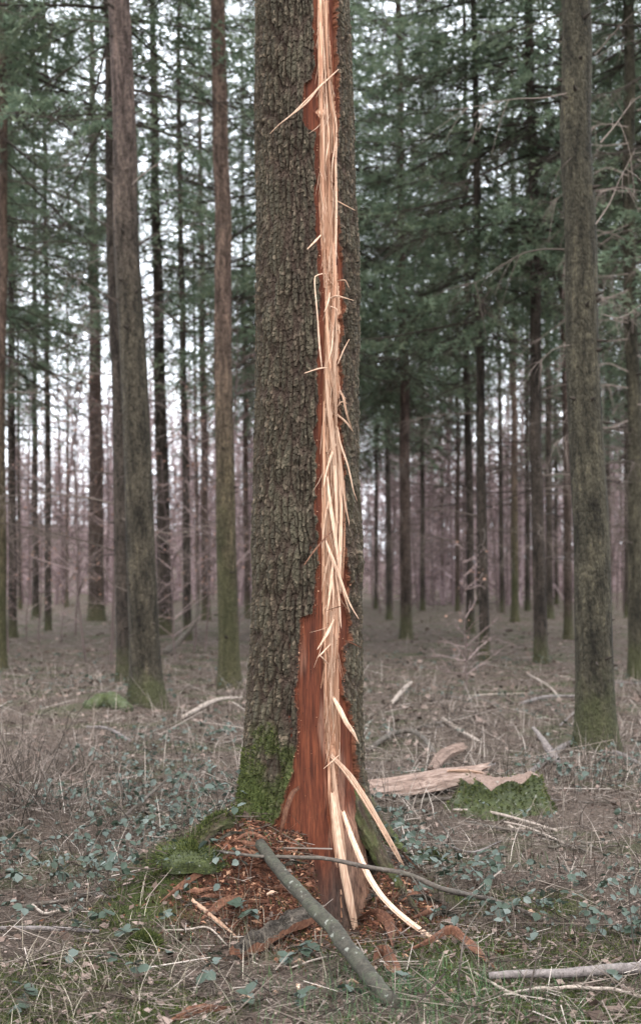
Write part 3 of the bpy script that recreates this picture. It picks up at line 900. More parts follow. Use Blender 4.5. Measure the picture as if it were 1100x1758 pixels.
for k in range(16):          # long thin strands standing along the band
    y0 = rs.uniform(620, 1180) if k > 5 else rs.uniform(-40, 400); L_ = rs.uniform(70, 210); n_ = 5
    u0 = rs.uniform(.05, .95); rows = np.linspace(y0, min(y0 + L_, 1330), n_)
    o0 = rs.uniform(.003, .018)
    SPL.append(([(float(lut(BL, y_) * (1 - u0) + lut(BR, y_) * u0 + rs.normal(0, .8)), float(y_), float(o0 * (1 if 0 < i_ < n_ - 1 else .4))) for i_, y_ in enumerate(rows)], [2, rs.uniform(2.5, 5), rs.uniform(2.5, 5), rs.uniform(2, 4), 1.2], 'pale' if k % 3 else 'splinter'))
for k, (pts, w, mt) in enumerate(SPL):
    long = mt == 'splinter_long'
    P = [on_wood(px, py, off) for px, py, off in pts]
    if long:
        mt = 'splinter'
        P = P[:3] + [pt(a_, b_, float(gpt(a_, b_)[1]) - o_) for a_, b_, o_ in ((648, 1529, .07), (672, 1557, .08), (700, 1581, .07), (726, 1600, .05), (753, 1619, .02))]
        w = w[:3] + [11, 10, 10, 9, 7]
    W = np.array(w) * MM * (.85 if max(w) > 9 else .7)
    if max(p[2] for p in pts) <= .032 and len(pts) > 3: W = np.maximum(W, W.max() * .5)
    T = np.clip(W * (0.4 if max(w) < 8 else 0.28), 0.0012, 0.008)
    o = build('splinter', strip(P, W, T, 10 if len(pts) <= 3 else 24, twist=(hsh(k, 1, 5) - 0.5) * 0.9, seed=k), M[mt], tree)
    if long: o['label'] = 'long pale splinter bent out to the ground'
    elif mt == 'orange': o['label'] = 'orange-brown splinter'

# hair-fine fibres all down the band
PTS = []
for k in range(230):
    py = rng.uniform(0, 1300); l, r = lut(BL, py), lut(BR, py)
    px = rng.uniform(l, r); L = rng.uniform(8, 55)
    dx = rng.normal(0, 4 if k % 4 else 12)
    o1 = rng.uniform(.002, .01); o2 = rng.uniform(.01, .045)
    PTS.append([on_wood(px, py, o1), on_wood(px + dx * 0.4, py + L * 0.5, (o1 + o2) / 2), on_wood(px + dx, py + L, o2)])
fo = build('fibres', tubes(np.array(PTS), np.tile([[.0014, .0012, .0004]], (len(PTS), 1)) * rng.uniform(.6, 1.3, (len(PTS), 1)), 3, rng.random(len(PTS))), M['splinter'], tree)
tag(fo, kind='stuff')

# torn crumbs along the bark edge
CT = np.array([(-1, -.6, -.3), (1, -.5, -.2), (.1, .9, -.4), (0.1, -.1, .8)]); CTF = np.array([(0, 2, 1), (0, 1, 3), (1, 2, 3), (2, 0, 3)])
loc = []
for k in range(1100):
    py = rng.uniform(0, 1420) if k % 3 else rng.uniform(950, 1420)
    left = rng.random() < 0.5
    px = (lut(WL, py) + rng.normal(0.5, 2.2)) if left else (lut(WR, py) + rng.normal(-0.5, 2.2))
    if k % 5 == 0: px = rng.uniform(lut(WL, py), lut(WR, py)); loc.append(on_wood(px, py, .002)); continue
    loc.append(on_wood(px, py, rng.uniform(0.0, 0.03)))
n = len(loc)
co = build('bark_crumbs', stamp(CT, CTF, rotm(rng.uniform(0, 6, n), rng.uniform(0, 6, n), rng.uniform(0, 6, n), rng.uniform(.0012, .0042, n)), np.array(loc), rng.random(n)), M['crumb'], tree)
tag(co, kind='stuff')

# roots running out over the mound
def root(pts, rad, seed, name='root'):
    P = resample(np.array(pts), 90); R = np.interp(np.linspace(0, 1, 90), np.linspace(0, 1, len(rad)), rad)
    sd = 40
    V, F, _ = tubes(P, R, sd)
    V = V.reshape(90, sd, 3)
    k = np.linspace(0, 1, 90)[:, None] * 1.0 + 0 * np.arange(sd)[None]; a = np.arange(sd)[None] / sd * 0.45 + 0 * k
    h, ti, fi = bark_relief(a + seed, k * 1.2)
    V = P[:, None] + (V - P[:, None]) * (1 + (h / R[:, None] * 0.8))[..., None]
    mo = np.clip(1.35 - 2.0 * fbm(k * 9, a * 14, seed + 3, 3), 0, 1)
    return build(name, (V.reshape(-1, 3), F), M['bark'], tree, smooth=True, attrs={'bark': np.stack([ti.ravel(), fi.ravel(), mo.ravel()], 1)})


def goff(x, y, o): return (x, y, float(gh(x, y)) + o)


root([(-0.22, 6.40, .56), (-0.335, 6.30, .41), goff(-.44, 6.19, .03), goff(-.56, 6.10, .022), goff(-.74, 6.0, -.02)], [.08, .06, .045, .036, .018], 2)
root([(.13, 6.38, .52), (.215, 6.28, .34), (.30, 6.19, .20), goff(.39, 6.10, .0), goff(.5, 6.0, -.03)], [.05, .042, .032, .022, .014], 5)
root([(.12, 6.55, .5), (.28, 6.62, .28), goff(.5, 6.7, -.02)], [.09, .06, .03], 8)
root([(-.2, 6.6, .5), goff(-.4, 6.75, .0), goff(-.7, 6.95, -.03)], [.09, .05, .03], 9)

rq = rng.integers(0, 60, 3200) / 60.0
rp = resample(np.array([(-0.22, 6.40, .56), (-0.335, 6.30, .41), goff(-.44, 6.19, .03), goff(-.56, 6.10, .022), goff(-.74, 6.0, -.02)]), 61)[(rq * 60).astype(int)]
rr_ = np.interp(rq, [0, .25, .5, .75, 1], [.08, .06, .045, .036, .018]); ra = rng.uniform(0, 6.28, 3200)
rd_ = nrm(np.stack([.6 * np.cos(ra), -.8 * np.abs(np.cos(ra * 1.3)), np.abs(np.sin(ra)) + .2], 1))
tag(build('root_moss', blades(rp + rd_ * rr_[:, None] * .97 + rng.normal(0, .006, (3200, 3)), nrm(rd_ + rng.normal(0, .4, (3200, 3))), rng.uniform(.008, .02, 3200), rng.uniform(.0016, .0032, 3200), rng.random(3200)), M['moss'], tree), kind='stuff')

# moss cushions on the foot of the bark
pool = np.where((moss_m.ravel() > 0.22) & (np.cos(THg.ravel()) > -0.2) & (s_in.ravel() < -2))[0]
pick = rng.choice(pool, 9000)
nv = nrm(np.stack([np.sin(THg.ravel()[pick]), -np.cos(THg.ravel()[pick]), 0.35 + 0 * pick], 1) + rng.normal(0, .45, (9000, 3)))
BLD = np.array([(-.22, 0, 0), (.22, 0, 0), (0, 0, 1.0)]); BLF = np.array([(0, 1, 2)])


mo = build('moss', blades(Pb.reshape(-1, 3)[pick], nv, rng.uniform(.006, .016, 9000), rng.uniform(.0015, .003, 9000), rng.random(9000)), M['moss'], tree)
tag(mo, kind='stuff')

# ------------------------------------------------------------------ CONIFERS BEHIND
def crown_mesh(seed, H, z0, Lmax, dens=1.5):
    r = np.random.default_rng(seed)
    zb = []; z = z0
    while z < H - 0.4:
        k = r.integers(4, 7)
        zb += list(z + r.normal(0, .12, k)); z += r.uniform(.34, .52)
    zb = np.array(zb); nb = len(zb)
    f = np.clip((zb - z0) / (H - z0), 0, 1)
    az = r.uniform(0, 2 * np.pi, nb)
    L = (Lmax * (1 - f) ** 0.75 + 0.3) * r.uniform(.65, 1.12, nb) * np.where(f < .08, r.uniform(.5, 1, nb), 1)
    sl = -0.30 + 0.75 * f + r.normal(0, .12, nb)
    t = np.linspace(0, 1, 8)
    rad = L[:, None] * t
    zc = zb[:, None] + L[:, None] * (sl[:, None] * t - 0.22 * t ** 2 + 0.25 * t ** 4) + 0.0
    wob = az[:, None] + 0.25 * (r.random((nb, 1)) - .5) * t
    PB = np.stack([rad * np.cos(wob), rad * np.sin(wob), zc], -1)
    RB = (0.012 * (L / 2)[:, None] + 0.006) * (1 - .8 * t)
    limbs = tubes(PB, RB, 4, r.random(nb) * .5)
    # twigs
    nt_ = np.maximum((L / 0.085 * dens * np.where(zb > 15, .5, 1)).astype(int), 3)
    bi = np.repeat(np.arange(nb), nt_)
    n = len(bi)
    tt = r.uniform(.18, 1.0, n)
    k0 = np.minimum((tt * 7).astype(int), 6); fr = tt * 7 - k0
    base = PB[bi, k0] * (1 - fr)[:, None] + PB[bi, k0 + 1] * fr[:, None]
    tan = nrm(PB[bi, k0 + 1] - PB[bi, k0])
    side = nrm(np.cross(tan, np.array([0, 0, 1.]))) * np.where(r.random(n) < .5, 1, -1)[:, None]
    ang = r.uniform(.5, 1.15, n)[:, None]
    d = nrm(tan * np.cos(ang) + side * np.sin(ang) + np.array([0, 0, -.22]) + r.normal(0, .14, (n, 3)))
    l = (0.26 * L[bi] * (1.15 - tt) + 0.16) * r.uniform(.6, 1.2, n)
    q = np.linspace(0, 1, 4)
    PT = base[:, None] + d[:, None] * (l[:, None] * q)[..., None]
    PT[..., 2] -= (l[:, None] * 0.35 * q ** 2) * r.uniform(.3, 1.4, n)[:, None]
    twigs = tubes(PT, np.tile([[.005, .004, .003, .0015]], (n, 1)), 3, r.random(n) * .6)
    # needle sprays
    per = np.maximum((l / 0.026).astype(int), 5)
    ti = np.repeat(np.arange(n), per)
    m_ = len(ti)
    tq = r.uniform(.05, 1, m_)
    k1 = np.minimum((tq * 3).astype(int), 2); f1 = tq * 3 - k1
    nb_ = PT[ti, k1] * (1 - f1)[:, None] + PT[ti, k1 + 1] * f1[:, None]
    tn = d[ti]
    sd = nrm(np.cross(tn, np.array([0, 0, 1.])) * np.where(r.random(m_) < .5, 1, -1)[:, None] + r.normal(0, .45, (m_, 3)))
    dirn = nrm(tn * 0.7 + sd * 0.9)
    ln = r.uniform(.055, .115, m_); wd = ln * 0.24
    V = np.stack([nb_ - tn * wd[:, None], nb_ + tn * wd[:, None], nb_ + dirn * ln[:, None]], 1).reshape(-1, 3)
    rn = np.clip(r.random(n)[ti] * .7 + r.random(m_) * .3, 0, 1)
    me_n = mesh('needles', V, [np.arange(m_ * 3).reshape(-1, 3)], M['needles'], False, {'rnd': np.repeat(rn, 3)})
    lv, lf, la = join([limbs, twigs])
    me_l = mesh('limbs', lv, lf, M['limb'], False, la)
    return me_n, me_l


def dead_limbs(seed, za, zb_, nb, Lr=(0.8, 2.2), sub=9, thick=1.0, az_fix=None, fine=True):
    """bare, twiggy dead branches round a trunk axis (local coords)"""
    r = np.random.default_rng(seed)
    z = r.uniform(za, zb_, nb); az = r.uniform(0, 6.283, nb) if az_fix is None else az_fix + r.normal(0, .4, nb)
    L = r.uniform(*Lr, nb)
    t = np.linspace(0, 1, 7)
    sl = r.normal(0.0, .22, nb)
    rad = L[:, None] * t
    zz_ = z[:, None] + L[:, None] * (sl[:, None] * t - r.uniform(.05, .35, nb)[:, None] * t ** 2)
    w = az[:, None] + r.normal(0, .25, (nb, 1)) * t + r.normal(0, .04, (nb, 7))
    P = np.stack([rad * np.cos(w), rad * np.sin(w), zz_], -1)
    rnd = r.random(nb)
    out = [tubes(P, thick * (0.004 + 0.004 * L[:, None]) * (1.05 - .85 * t), 4, rnd)]
    bi = np.repeat(np.arange(nb), sub); n = len(bi)
    tt = r.uniform(.2, .98, n); k0 = np.minimum((tt * 6).astype(int), 5); fr = (tt * 6 - k0)[:, None]
    b = P[bi, k0] * (1 - fr) + P[bi, k0 + 1] * fr
    tan = nrm(P[bi, k0 + 1] - P[bi, k0])
    dd = nrm(tan * .7 + r.normal(0, .55, (n, 3)) + np.array([0, 0, -.25]))
    l = L[bi] * r.uniform(.12, .38, n)
    q = np.linspace(0, 1, 5)
    P2 = b[:, None] + dd[:, None] * (l[:, None] * q)[..., None]
    P2[..., 2] -= l[:, None] * r.uniform(-.1, .6, n)[:, None] * q ** 2
    out.append(tubes(P2, thick * np.tile([[.0035, .003, .0025, .002, .001]], (n, 1)), 3, rnd[bi]))
    if fine:
        b3 = np.repeat(np.arange(n), 3); n3 = len(b3)
        k = r.integers(1, 4, n3)
        d3 = nrm(dd[b3] * .5 + r.normal(0, .6, (n3, 3)) + np.array([0, 0, -.2]))
        l3 = l[b3] * r.uniform(.25, .6, n3)
        q = np.linspace(0, 1, 3)
        P3 = P2[b3, k][:, None] + d3[:, None] * (l3[:, None] * q)[..., None]
        out.append(tubes(P3, thick * np.tile([[.002, .0016, .0008]], (n3, 1)), 3, rnd[bi][b3]))
    return join(out)


def trunk_geo(r0, H, seed, sides=20, rows=60, flare=1.35, amp=0.03, z1=None):
    z = np.concatenate([np.linspace(-0.25, 1.0, rows // 3, endpoint=False), np.linspace(1.0, H, rows - rows // 3)])
    a = np.arange(sides) / sides * 2 * np.pi
    r = r0 * np.clip(1 - z / H, 0.02, 1) ** 0.85 * (1 + (flare - 1) * np.exp(-np.clip(z, -.25, None) / 0.22))
    A, Z = np.meshgrid(a, z)
    lob = 1 + 0.10 * (flare - 1) * 3 * np.exp(-np.clip(Z, 0, None) / 0.2) * np.sin(A * 4 + seed) + amp * 2 * (fbm(np.cos(A) * 2 + 9, Z * 1.5 + np.sin(A) * 2, seed, 3) - .5)
    R = r[:, None] * lob
    cx = 0.02 * (fbm(z * .6, z * 0, seed + 1, 2) - .5)[:, None] * np.minimum(z, 4)[:, None]
    V = np.stack([cx + R * np.cos(A), R * np.sin(A), Z], -1).reshape(-1, 3)
    ii = np.arange(V.shape[0]).reshape(len(z), sides); jj = np.roll(ii, -1, 1)
    F = np.stack([ii[:-1], jj[:-1], jj[1:], ii[1:]], -1).reshape(-1, 4)
    return V, [F]


CR = [crown_mesh(100 + k, 22 + k % 3, z0, Lm, (1.0, 1.0, 1.0, 1.0, .6, .35)[k]) for k, (z0, Lm) in enumerate(((5.4, 2.6), (6.2, 2.9), (6.8, 2.5), (7.6, 2.8), (9.5, 2.6), (8.5, 2.2)))]
DL = []
for k in range(4):
    v, f, a = dead_limbs(300 + k, 1.6, 7.2, 30)
    DL.append(mesh('dead_limbs', v, f, M['limb'], False, a))


def conifer(px, by, wpx, ptop, label, mat='bark_far', crown=0, dead=0, sides=20, rows=60, group=None, name='conifer', zref=0.9, flare=1.3, H=22.0, amp=.03):
    x, d, zg = (float(q_) for q_ in gpt(px, by))
    root_ = empty(name, (x, d, zg), (random.uniform(-.008, .008), math.atan((ptop - px) / by), 0))
    tag(root_, label, 'tree', group)
    r0 = wpx / FPX * d / 2 / (1 - zref / H) ** .85
    v, f = trunk_geo(r0, H, int(px * 7 + by) % 977 + 1, sides, rows, flare, amp)
    link('trunk', mesh('trunk', v, f, M[mat], True), root_)
    if crown is not None:
        for me, nm in zip(CR[crown], ('crown', 'limbs')):
            c = link(nm, me, root_); c.rotation_euler = (0, 0, random.uniform(0, 6.28))
            if nm == 'limbs': c.rotation_euler = root_.children[-2].rotation_euler
    if dead is not None:
        c = link('dead_branches', DL[dead], root_); c.rotation_euler = (0, 0, random.uniform(0, 6.28))
    return root_


CROWNED = empty  # (alias kept out of the scene)
tG = conifer(252, 1205, 51, 203, 'thick brown conifer with pinkish upper trunk and mossy foot, left of the split tree', 'bark_left', 4, None, 56, 220, amp=.02)
tK = conifer(394, 1182, 35, 374, 'slim reddish trunk with green moss up its side and a mossy foot', 'bark_moss', 4, None, 40, 160, amp=.03)
tU = conifer(1023, 1291, 64, 988, 'thick grey-brown conifer with ivy shoots and moss at its foot, right of the stump', 'bark_right', 4, None, 64, 240, amp=.02)
tF = conifer(213, 1172, 23, 184, 'dark trunk standing right behind the thick pinkish-topped conifer', 'bark_far', 3, 1, 28, 90)
tV = conifer(1092, 1165, 27, 1079, 'grey conifer with pale hanging dead twigs behind the thick grey-brown conifer', 'bark_right', 4, 2, 32, 90)
conifer(1, 1152, 20, 4, 'trunk with a bright mossy foot at the edge of the thin-stemmed thicket', 'bark_moss', 3, 1, 28, 80)
conifer(22, 1095, 15, 16, 'thin straight dark trunk in the thicket beside the moss-footed one', 'bark_far', 0, 0)
conifer(62, 1062, 12, 57, 'thin trunk paired with a moss-footed neighbour in front of the pale slope', 'bark_far', 5, 3)
conifer(83, 1084, 12, 76, 'slender trunk with a small green moss foot beside its thin pair', 'bark_far', 3, 1)
conifer(166, 1066, 28, 160, 'broad shadowy trunk with thin twigs in front of the pale slope', 'bark_far_red', 5, 0)
conifer(284, 1090, 25, 262, 'dark trunk leaning slightly, right behind the thick pinkish-topped conifer', 'bark_far', 2, 1)
conifer(322, 1100, 14, 306, 'slim grey trunk between the pinkish-topped conifer and the reddish mossy trunk', 'bark_far', 5, 2)
conifer(354, 1066, 15, 340, 'slim brown trunk just left of the reddish mossy trunk', 'bark_far_red', 5, 3)
conifer(697, 1098, 20, 684, 'straight brown trunk with a moss-green foot in the open wood right of the split tree', 'bark_far_red', 0, 0)
conifer(668, 1065, 10, 656, 'very thin dark trunk close beside the straight brown trunk', 'bark_far', 1, 1)
conifer(807, 1088, 14, 797, 'thin mossy-footed trunk close behind a thicker dark one', 'bark_far', 1, 2)
conifer(832, 1133, 17, 813, 'dark trunk with flaking foot between two thinner ones', 'bark_far', 0, 1)
conifer(883, 1068, 13, 878, 'thin greenish trunk between two dark trunks', 'bark_moss', 5, 0)
conifer(928, 1140, 23, 906, 'dark smooth trunk with moss-green foot standing by itself', 'bark_far', 1, 3)
conifer(943, 1063, 13, 936, 'thin trunk hidden partly by the dark smooth trunk with mossy foot', 'bark_far', 5, 2)
conifer(975, 1098, 15, 958, 'slim brown trunk between the dark smooth trunk and the thick grey-brown conifer', 'bark_far_red', 2, 1)

# filler conifers deeper in the wood: only their place tells them apart
GRP = 'far conifers deep in the wood'
far = [(-60, 1075), (-130, 1110), (35, 1048), (115, 1043), (240, 1052), (385, 1050), (425, 1062), (470, 1048), (530, 1056), (585, 1048), (645, 1046), (725, 1049), (785, 1050),
       (862, 1052), (905, 1050), (1000, 1056), (1045, 1048), (1075, 1062), (1130, 1090), (1190, 1060), (600, 1038), (760, 1036), (820, 1038), (955, 1038), (340, 1040)]
far += [(478, 1112), (548, 1100), (1185, 1128), (-75, 1128), (1160, 1160), (600, 1085)]
NEAR = [(40, 'behind the thin trunks of the left thicket'), (130, 'behind the slender moss-footed trunk'), (260, 'behind the pinkish-topped conifer'), (345, 'between the pinkish-topped conifer and the reddish mossy trunk'), (430, 'behind the reddish mossy trunk'), (612, 'hidden behind the split tree'),
        (680, 'behind the very thin dark trunk'), (770, 'right of the straight brown trunk'), (850, 'behind the dark trunk with flaking foot'), (950, 'behind the dark smooth trunk'), (1060, 'behind the thick grey-brown conifer'), (9999, 'behind the grey conifer with hanging twigs')]
for k, (px, by) in enumerate(far):
    near = next(t for lim, t in NEAR if px < lim)
    col_ = 'dark' if k % 3 else 'brown'
    conifer(px, by, random.uniform(6.5, 10) * (by - HOR) / 75, px + random.uniform(-14, 4), 'slender %s conifer deep in the wood %s' % (col_, near), 'bark_far' if k % 3 else 'bark_far_red', 5 if px in (240, 340, 862, 115, 385, 35, 905) else (0, 1, 2, 0, 1)[k % 5] if by > 1045 or k % 2 else None, k % 4, 12, 36, GRP)

# crown of the split tree itself, high above the frame
for me, nm in zip(CR[4], ('crown', 'limbs')):
    link(nm, me, tree, (0, 0, -1.0))


# dead branches traced on the near trees (each its own part)
def branch(parent, pts, d, w, seed, sub=5, mat='limb', hang=0.3, d2=None, tone=None):
    r = np.random.default_rng(seed)
    n = len(pts)
    P = np.array([pt(a, b_, d + (0 if d2 is None else (d2 - d) * k / (n - 1))) for k, (a, b_) in enumerate(pts)])
    P = resample(P, 16)
    R = np.linspace(w * .55, w * .12, 16) / FPX * d / 2
    s = r.random() if tone is None else tone
    out = [tubes(P, R, 5, [s])]
    k = r.integers(4, 15, sub)
    ln = np.linalg.norm(P[-1] - P[0])
    tan = nrm(P[k] - P[k - 1])
    dd = nrm(tan * .6 + r.normal(0, .5, (sub, 3)) + np.array([0, 0, -hang]))
    l = ln * r.uniform(.15, .45, sub)
    q = np.linspace(0, 1, 7)
    P2 = P[k][:, None] + dd[:, None] * (l[:, None] * q)[..., None]
    P2[..., 2] -= l[:, None] * r.uniform(0, hang * 1.6, sub)[:, None] * q ** 2
    w2 = w * .24 / FPX * d / 2
    out.append(tubes(P2, np.tile(np.linspace(w2, w2 * .4, 7), (sub, 1)), 4, np.full(sub, s)))
    o = build('dead_branch', join(out), M[mat], None)
    o.parent = parent
    o.matrix_parent_inverse = parent.matrix_world.inverted()
    return o


def stubs(parent, r0, H, n, seed, zmax):
    r = np.random.default_rng(seed)
    for k in range(n):
        z = r.uniform(.6, zmax); az = r.uniform(np.pi, 2 * np.pi); rr = r0 * (1 - z / H) ** .85
        d = np.array([np.cos(az), np.sin(az), r.uniform(-.2, .35)]); L = r.uniform(.02, .09)
        q = np.array([rr * .8, rr + L * .4, rr + L]); P = d[None] * q[:, None] + np.array([0, 0, z])
        v, f, a = tubes(P, np.array([.022, .014, .006]) * r.uniform(.6, 1.1), 6, [.2])
        link('branch_stub', mesh('branch_stub', v, f, M['limb'], True, a), parent)


for t_, w_, n_, zm in ((tG, 51, 20, 7.5), (tK, 35, 14, 7.5), (tU, 64, 18, 6), (tV, 27, 10, 7), (tF, 23, 8, 7)):
    stubs(t_, w_ / FPX * t_.location[1] / 2 * 1.03, 22.0, n_, int(w_), zm)
bpy.context.view_layer.update()
dG, dU, dV, dF, dK = (float(t_.location[1]) for t_ in (tG, tU, tV, tF, tK))
for k, (pts, w, sub) in enumerate([
    ([(222, 118), (255, 104), (285, 98), (305, 88)], 5, 4), ([(226, 318), (245, 300), (268, 283), (285, 272), (313, 257)], 5, 4),
    ([(228, 131), (280, 133), (320, 145), (362, 165)], 4, 5), ([(238, 421), (265, 403), (300, 394), (335, 384), (390, 392)], 5, 6),
    ([(236, 335), (262, 326), (310, 327), (345, 335), (371, 360)], 4, 6), ([(243, 517), (262, 507), (290, 500), (326, 506)], 5, 5),
    ([(250, 530), (285, 540), (310, 555), (326, 568)], 3, 3), ([(200, 318), (170, 300), (140, 288), (100, 280)], 4, 5),
    ([(206, 520), (170, 500), (120, 470), (60, 430), (10, 410)], 5, 7), ([(198, 100), (165, 100), (150, 98)], 5, 2), ([(230, 196), (245, 190), (266, 198)], 5, 2),
    ([(196, 40), (160, 36), (100, 30), (40, 28), (-20, 5)], 4, 6), ([(200, 200), (160, 205), (110, 205), (40, 195), (-30, 190)], 4, 6), ([(204, 400), (160, 372), (110, 330), (60, 310), (-20, 285)], 4, 8),
    ([(218, 1015), (190, 1000), (178, 970), (176, 930)], 4, 3), ([(262, 870), (272, 835), (285, 810)], 4, 2), ([(266, 910), (300, 916), (350, 905), (375, 900)], 3, 4)]):
    branch(tG, pts, dG - .1 * (k % 3), w, 700 + k, sub)
for k, (pts, w, sub) in enumerate([
    ([(968, 428), (930, 428), (890, 438), (850, 465), (822, 482), (790, 492)], 6, 5), ([(972, 160), (930, 168), (880, 170), (820, 182), (760, 191)], 5, 6),
    ([(1020, 95), (1050, 60), (1078, 30), (1100, 12)], 6, 4), ([(1030, 245), (1055, 215), (1085, 175), (1110, 158)], 6, 4), ([(1022, 100), (1060, 76), (1110, 66)], 4, 3),
    ([(1022, 385), (1045, 350), (1062, 310), (1090, 255)], 5, 4), ([(984, 235), (978, 208), (992, 222), (1010, 236)], 4, 3), ([(990, 590), (950, 600), (905, 640)], 3, 3),
    ([(980, 270), (955, 300), (945, 345), (943, 380)], 3, 3), ([(1034, 540), (1065, 545), (1105, 520)], 4, 5), ([(1030, 420), (1060, 400), (1105, 390)], 4, 5), ([(1030, 330), (1060, 322), (1110, 330)], 4, 5), ([(975, 25), (990, 10), (985, -15)], 6, 2)]):
    branch(tU, pts, dU - .05 * (k % 3), w, 760 + k, sub + 3, 'limb', .45, None, .55 + .4 * (k % 2))
for k in range(20):
    y0 = 190 + k * 28; s = -1 if k % 3 else 1
    branch(tV, [(1085 + s * 8, y0), (1085 + s * 45, y0 - 14 + (k % 4) * 9), (1085 + s * 80, y0 + 6), (1085 + s * (100 + k % 5 * 10), y0 + 45)], dV - .4, 4.5, 800 + k, 10, 'limb', .7, None, .98)
for k, (pts, w, sub) in enumerate([([(388, 125), (398, 122), (404, 126)], 5, 1), ([(390, 290), (400, 288), (405, 292)], 4, 1), ([(366, 298), (330, 303), (290, 308)], 3, 3), ([(362, 634), (340, 637), (300, 630)], 3, 3)]):
    branch(tK, pts, dK, w, 850 + k, sub)

# ------------------------------------------------------------------ beech saplings and the brown wood behind
def sapling_geo(seed, H, nb=26, leaves=0):
    r = np.random.default_rng(seed)
    z = np.linspace(-.1, H, 14)
    P = np.stack([np.cumsum(r.normal(0, .03 * H / 14 * 2, 14)), np.cumsum(r.normal(0, .03 * H / 14 * 2, 14)), z], 1)
    out = [tubes(P, np.linspace(.003 * H + .004, .003, 14), 6, [.12])]
    t = r.uniform(.18, .95, nb); k = np.minimum((t * 13).astype(int), 12)
    b = P[k]; az = r.uniform(0, 6.28, nb); up = r.uniform(.15, .9, nb)
    d = nrm(np.stack([np.cos(az), np.sin(az), up], 1)); l = H * r.uniform(.12, .3, nb) * (1.25 - t)
    q = np.linspace(0, 1, 6)
    P1 = b[:, None] + d[:, None] * (l[:, None] * q)[..., None] + r.normal(0, .012 * H / 4, (nb, 6, 3)) * q[None, :, None]
    out.append(tubes(P1, np.tile(np.linspace(.006, .002, 6), (nb, 1)), 3, r.random(nb)))
    s = 6
    bi = np.repeat(np.arange(nb), s); n = len(bi); k = r.integers(1, 6, n)
    d2 = nrm(d[bi] + r.normal(0, .5, (n, 3))); l2 = l[bi] * r.uniform(.2, .55, n); q = np.linspace(0, 1, 4)
    P2 = P1[bi, k][:, None] + d2[:, None] * (l2[:, None] * q)[..., None] + r.normal(0, .01, (n, 4, 3)) * q[None, :, None]
    out.append(tubes(P2, np.tile(np.linspace(.003, .0012, 4), (n, 1)), 3, r.random(n)))
    tw = join(out)
    if leaves:
        bi = r.integers(0, n, leaves); lb = P2[bi, r.integers(1, 4, leaves)] + r.normal(0, .02, (leaves, 3))
        tv = np.array([(0, 0, 0), (.5, .35, .1), (1, 0, 0), (.5, -.35, .1)]); tf = np.array([(0, 1, 2, 3)])
        lf = stamp(tv, tf, rotm(r.uniform(0, 6, leaves), r.normal(0, 1, leaves), r.normal(.6, .6, leaves), r.uniform(.03, .06, leaves)), lb, r.random(leaves))
        return tw, lf
    return tw, None


SAP = []
for k, (H, lv) in enumerate(((4.5, 110), (3.2, 70), (6.5, 20), (8.0, 0), (2.0, 30))):
    tw, lf = sapling_geo(400 + k, H, 30 + k % 2 * 8, lv)
    SAP.append((mesh('sapling_twigs', *tw[:2], M['twig_pink'], False, tw[2]), mesh('sapling_leaves', *lf[:2], M['beech'], False, lf[2]) if lf else None))


def sapling(px, by, k, label, group):
    d = CAMH * FPX / (by - HOR); x = (px - CXP) / FPX * d
    e = empty('beech_sapling', (x, d, float(gh(x, d)) - .02), (random.uniform(-.06, .06), random.uniform(-.06, .06), random.uniform(0, 6.28)))
    s = random.uniform(.8, 1.25); e.scale = (s, s, s)
    tag(e, label, 'sapling', group)
    link('stems', SAP[k][0], e)
    if SAP[k][1]: link('leaves', SAP[k][1], e)


for px in (15, 45, 70, 105, 130, 150, 190, 235, 300, 330, 350, 380, 410, -20):
    sapling(px, random.choice((1075, 1090, 1105, 1120, 1135)), random.choice((0, 1, 2, 0)), 'bare twiggy sapling in the thicket around the pinkish-topped conifer', 'saplings in the left thicket')
for k in range(30):
    px = random.uniform(630, 1110) if k < 32 else random.uniform(-40, 430)
    sapling(px, random.uniform(1034, 1056), random.choice((2, 3, 3, 2, 0)), 'thin bare beech stem in the brown far wood', 'bare beech stems of the far wood')
d8 = gpt(800, 1188)
sapling(801, 1190, 4, 'small dark bare seedling standing alone in the open ground', None)

# far wood as one mass: slim stems and their twigs
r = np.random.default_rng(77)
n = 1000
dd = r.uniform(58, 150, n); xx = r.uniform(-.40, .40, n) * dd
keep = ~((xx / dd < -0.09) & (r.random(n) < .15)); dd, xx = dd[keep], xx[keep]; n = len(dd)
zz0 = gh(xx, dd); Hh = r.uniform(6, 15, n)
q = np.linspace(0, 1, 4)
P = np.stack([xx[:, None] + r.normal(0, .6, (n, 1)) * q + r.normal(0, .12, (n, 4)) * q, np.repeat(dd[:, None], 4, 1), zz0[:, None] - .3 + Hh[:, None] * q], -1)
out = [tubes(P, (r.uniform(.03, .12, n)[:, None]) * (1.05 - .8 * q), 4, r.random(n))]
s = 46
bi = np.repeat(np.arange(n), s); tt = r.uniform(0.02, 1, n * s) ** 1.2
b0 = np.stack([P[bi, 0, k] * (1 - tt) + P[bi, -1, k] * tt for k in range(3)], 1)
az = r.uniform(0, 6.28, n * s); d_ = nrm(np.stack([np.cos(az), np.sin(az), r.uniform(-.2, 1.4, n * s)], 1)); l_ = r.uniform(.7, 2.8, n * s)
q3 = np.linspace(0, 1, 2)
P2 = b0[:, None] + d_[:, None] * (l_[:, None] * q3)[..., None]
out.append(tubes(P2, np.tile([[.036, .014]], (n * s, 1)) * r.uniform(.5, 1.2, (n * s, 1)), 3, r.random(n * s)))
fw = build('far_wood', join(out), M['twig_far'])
tag(fw, 'far-off mass of slim bare brown trees at the end of the wood', 'wood', kind='stuff')

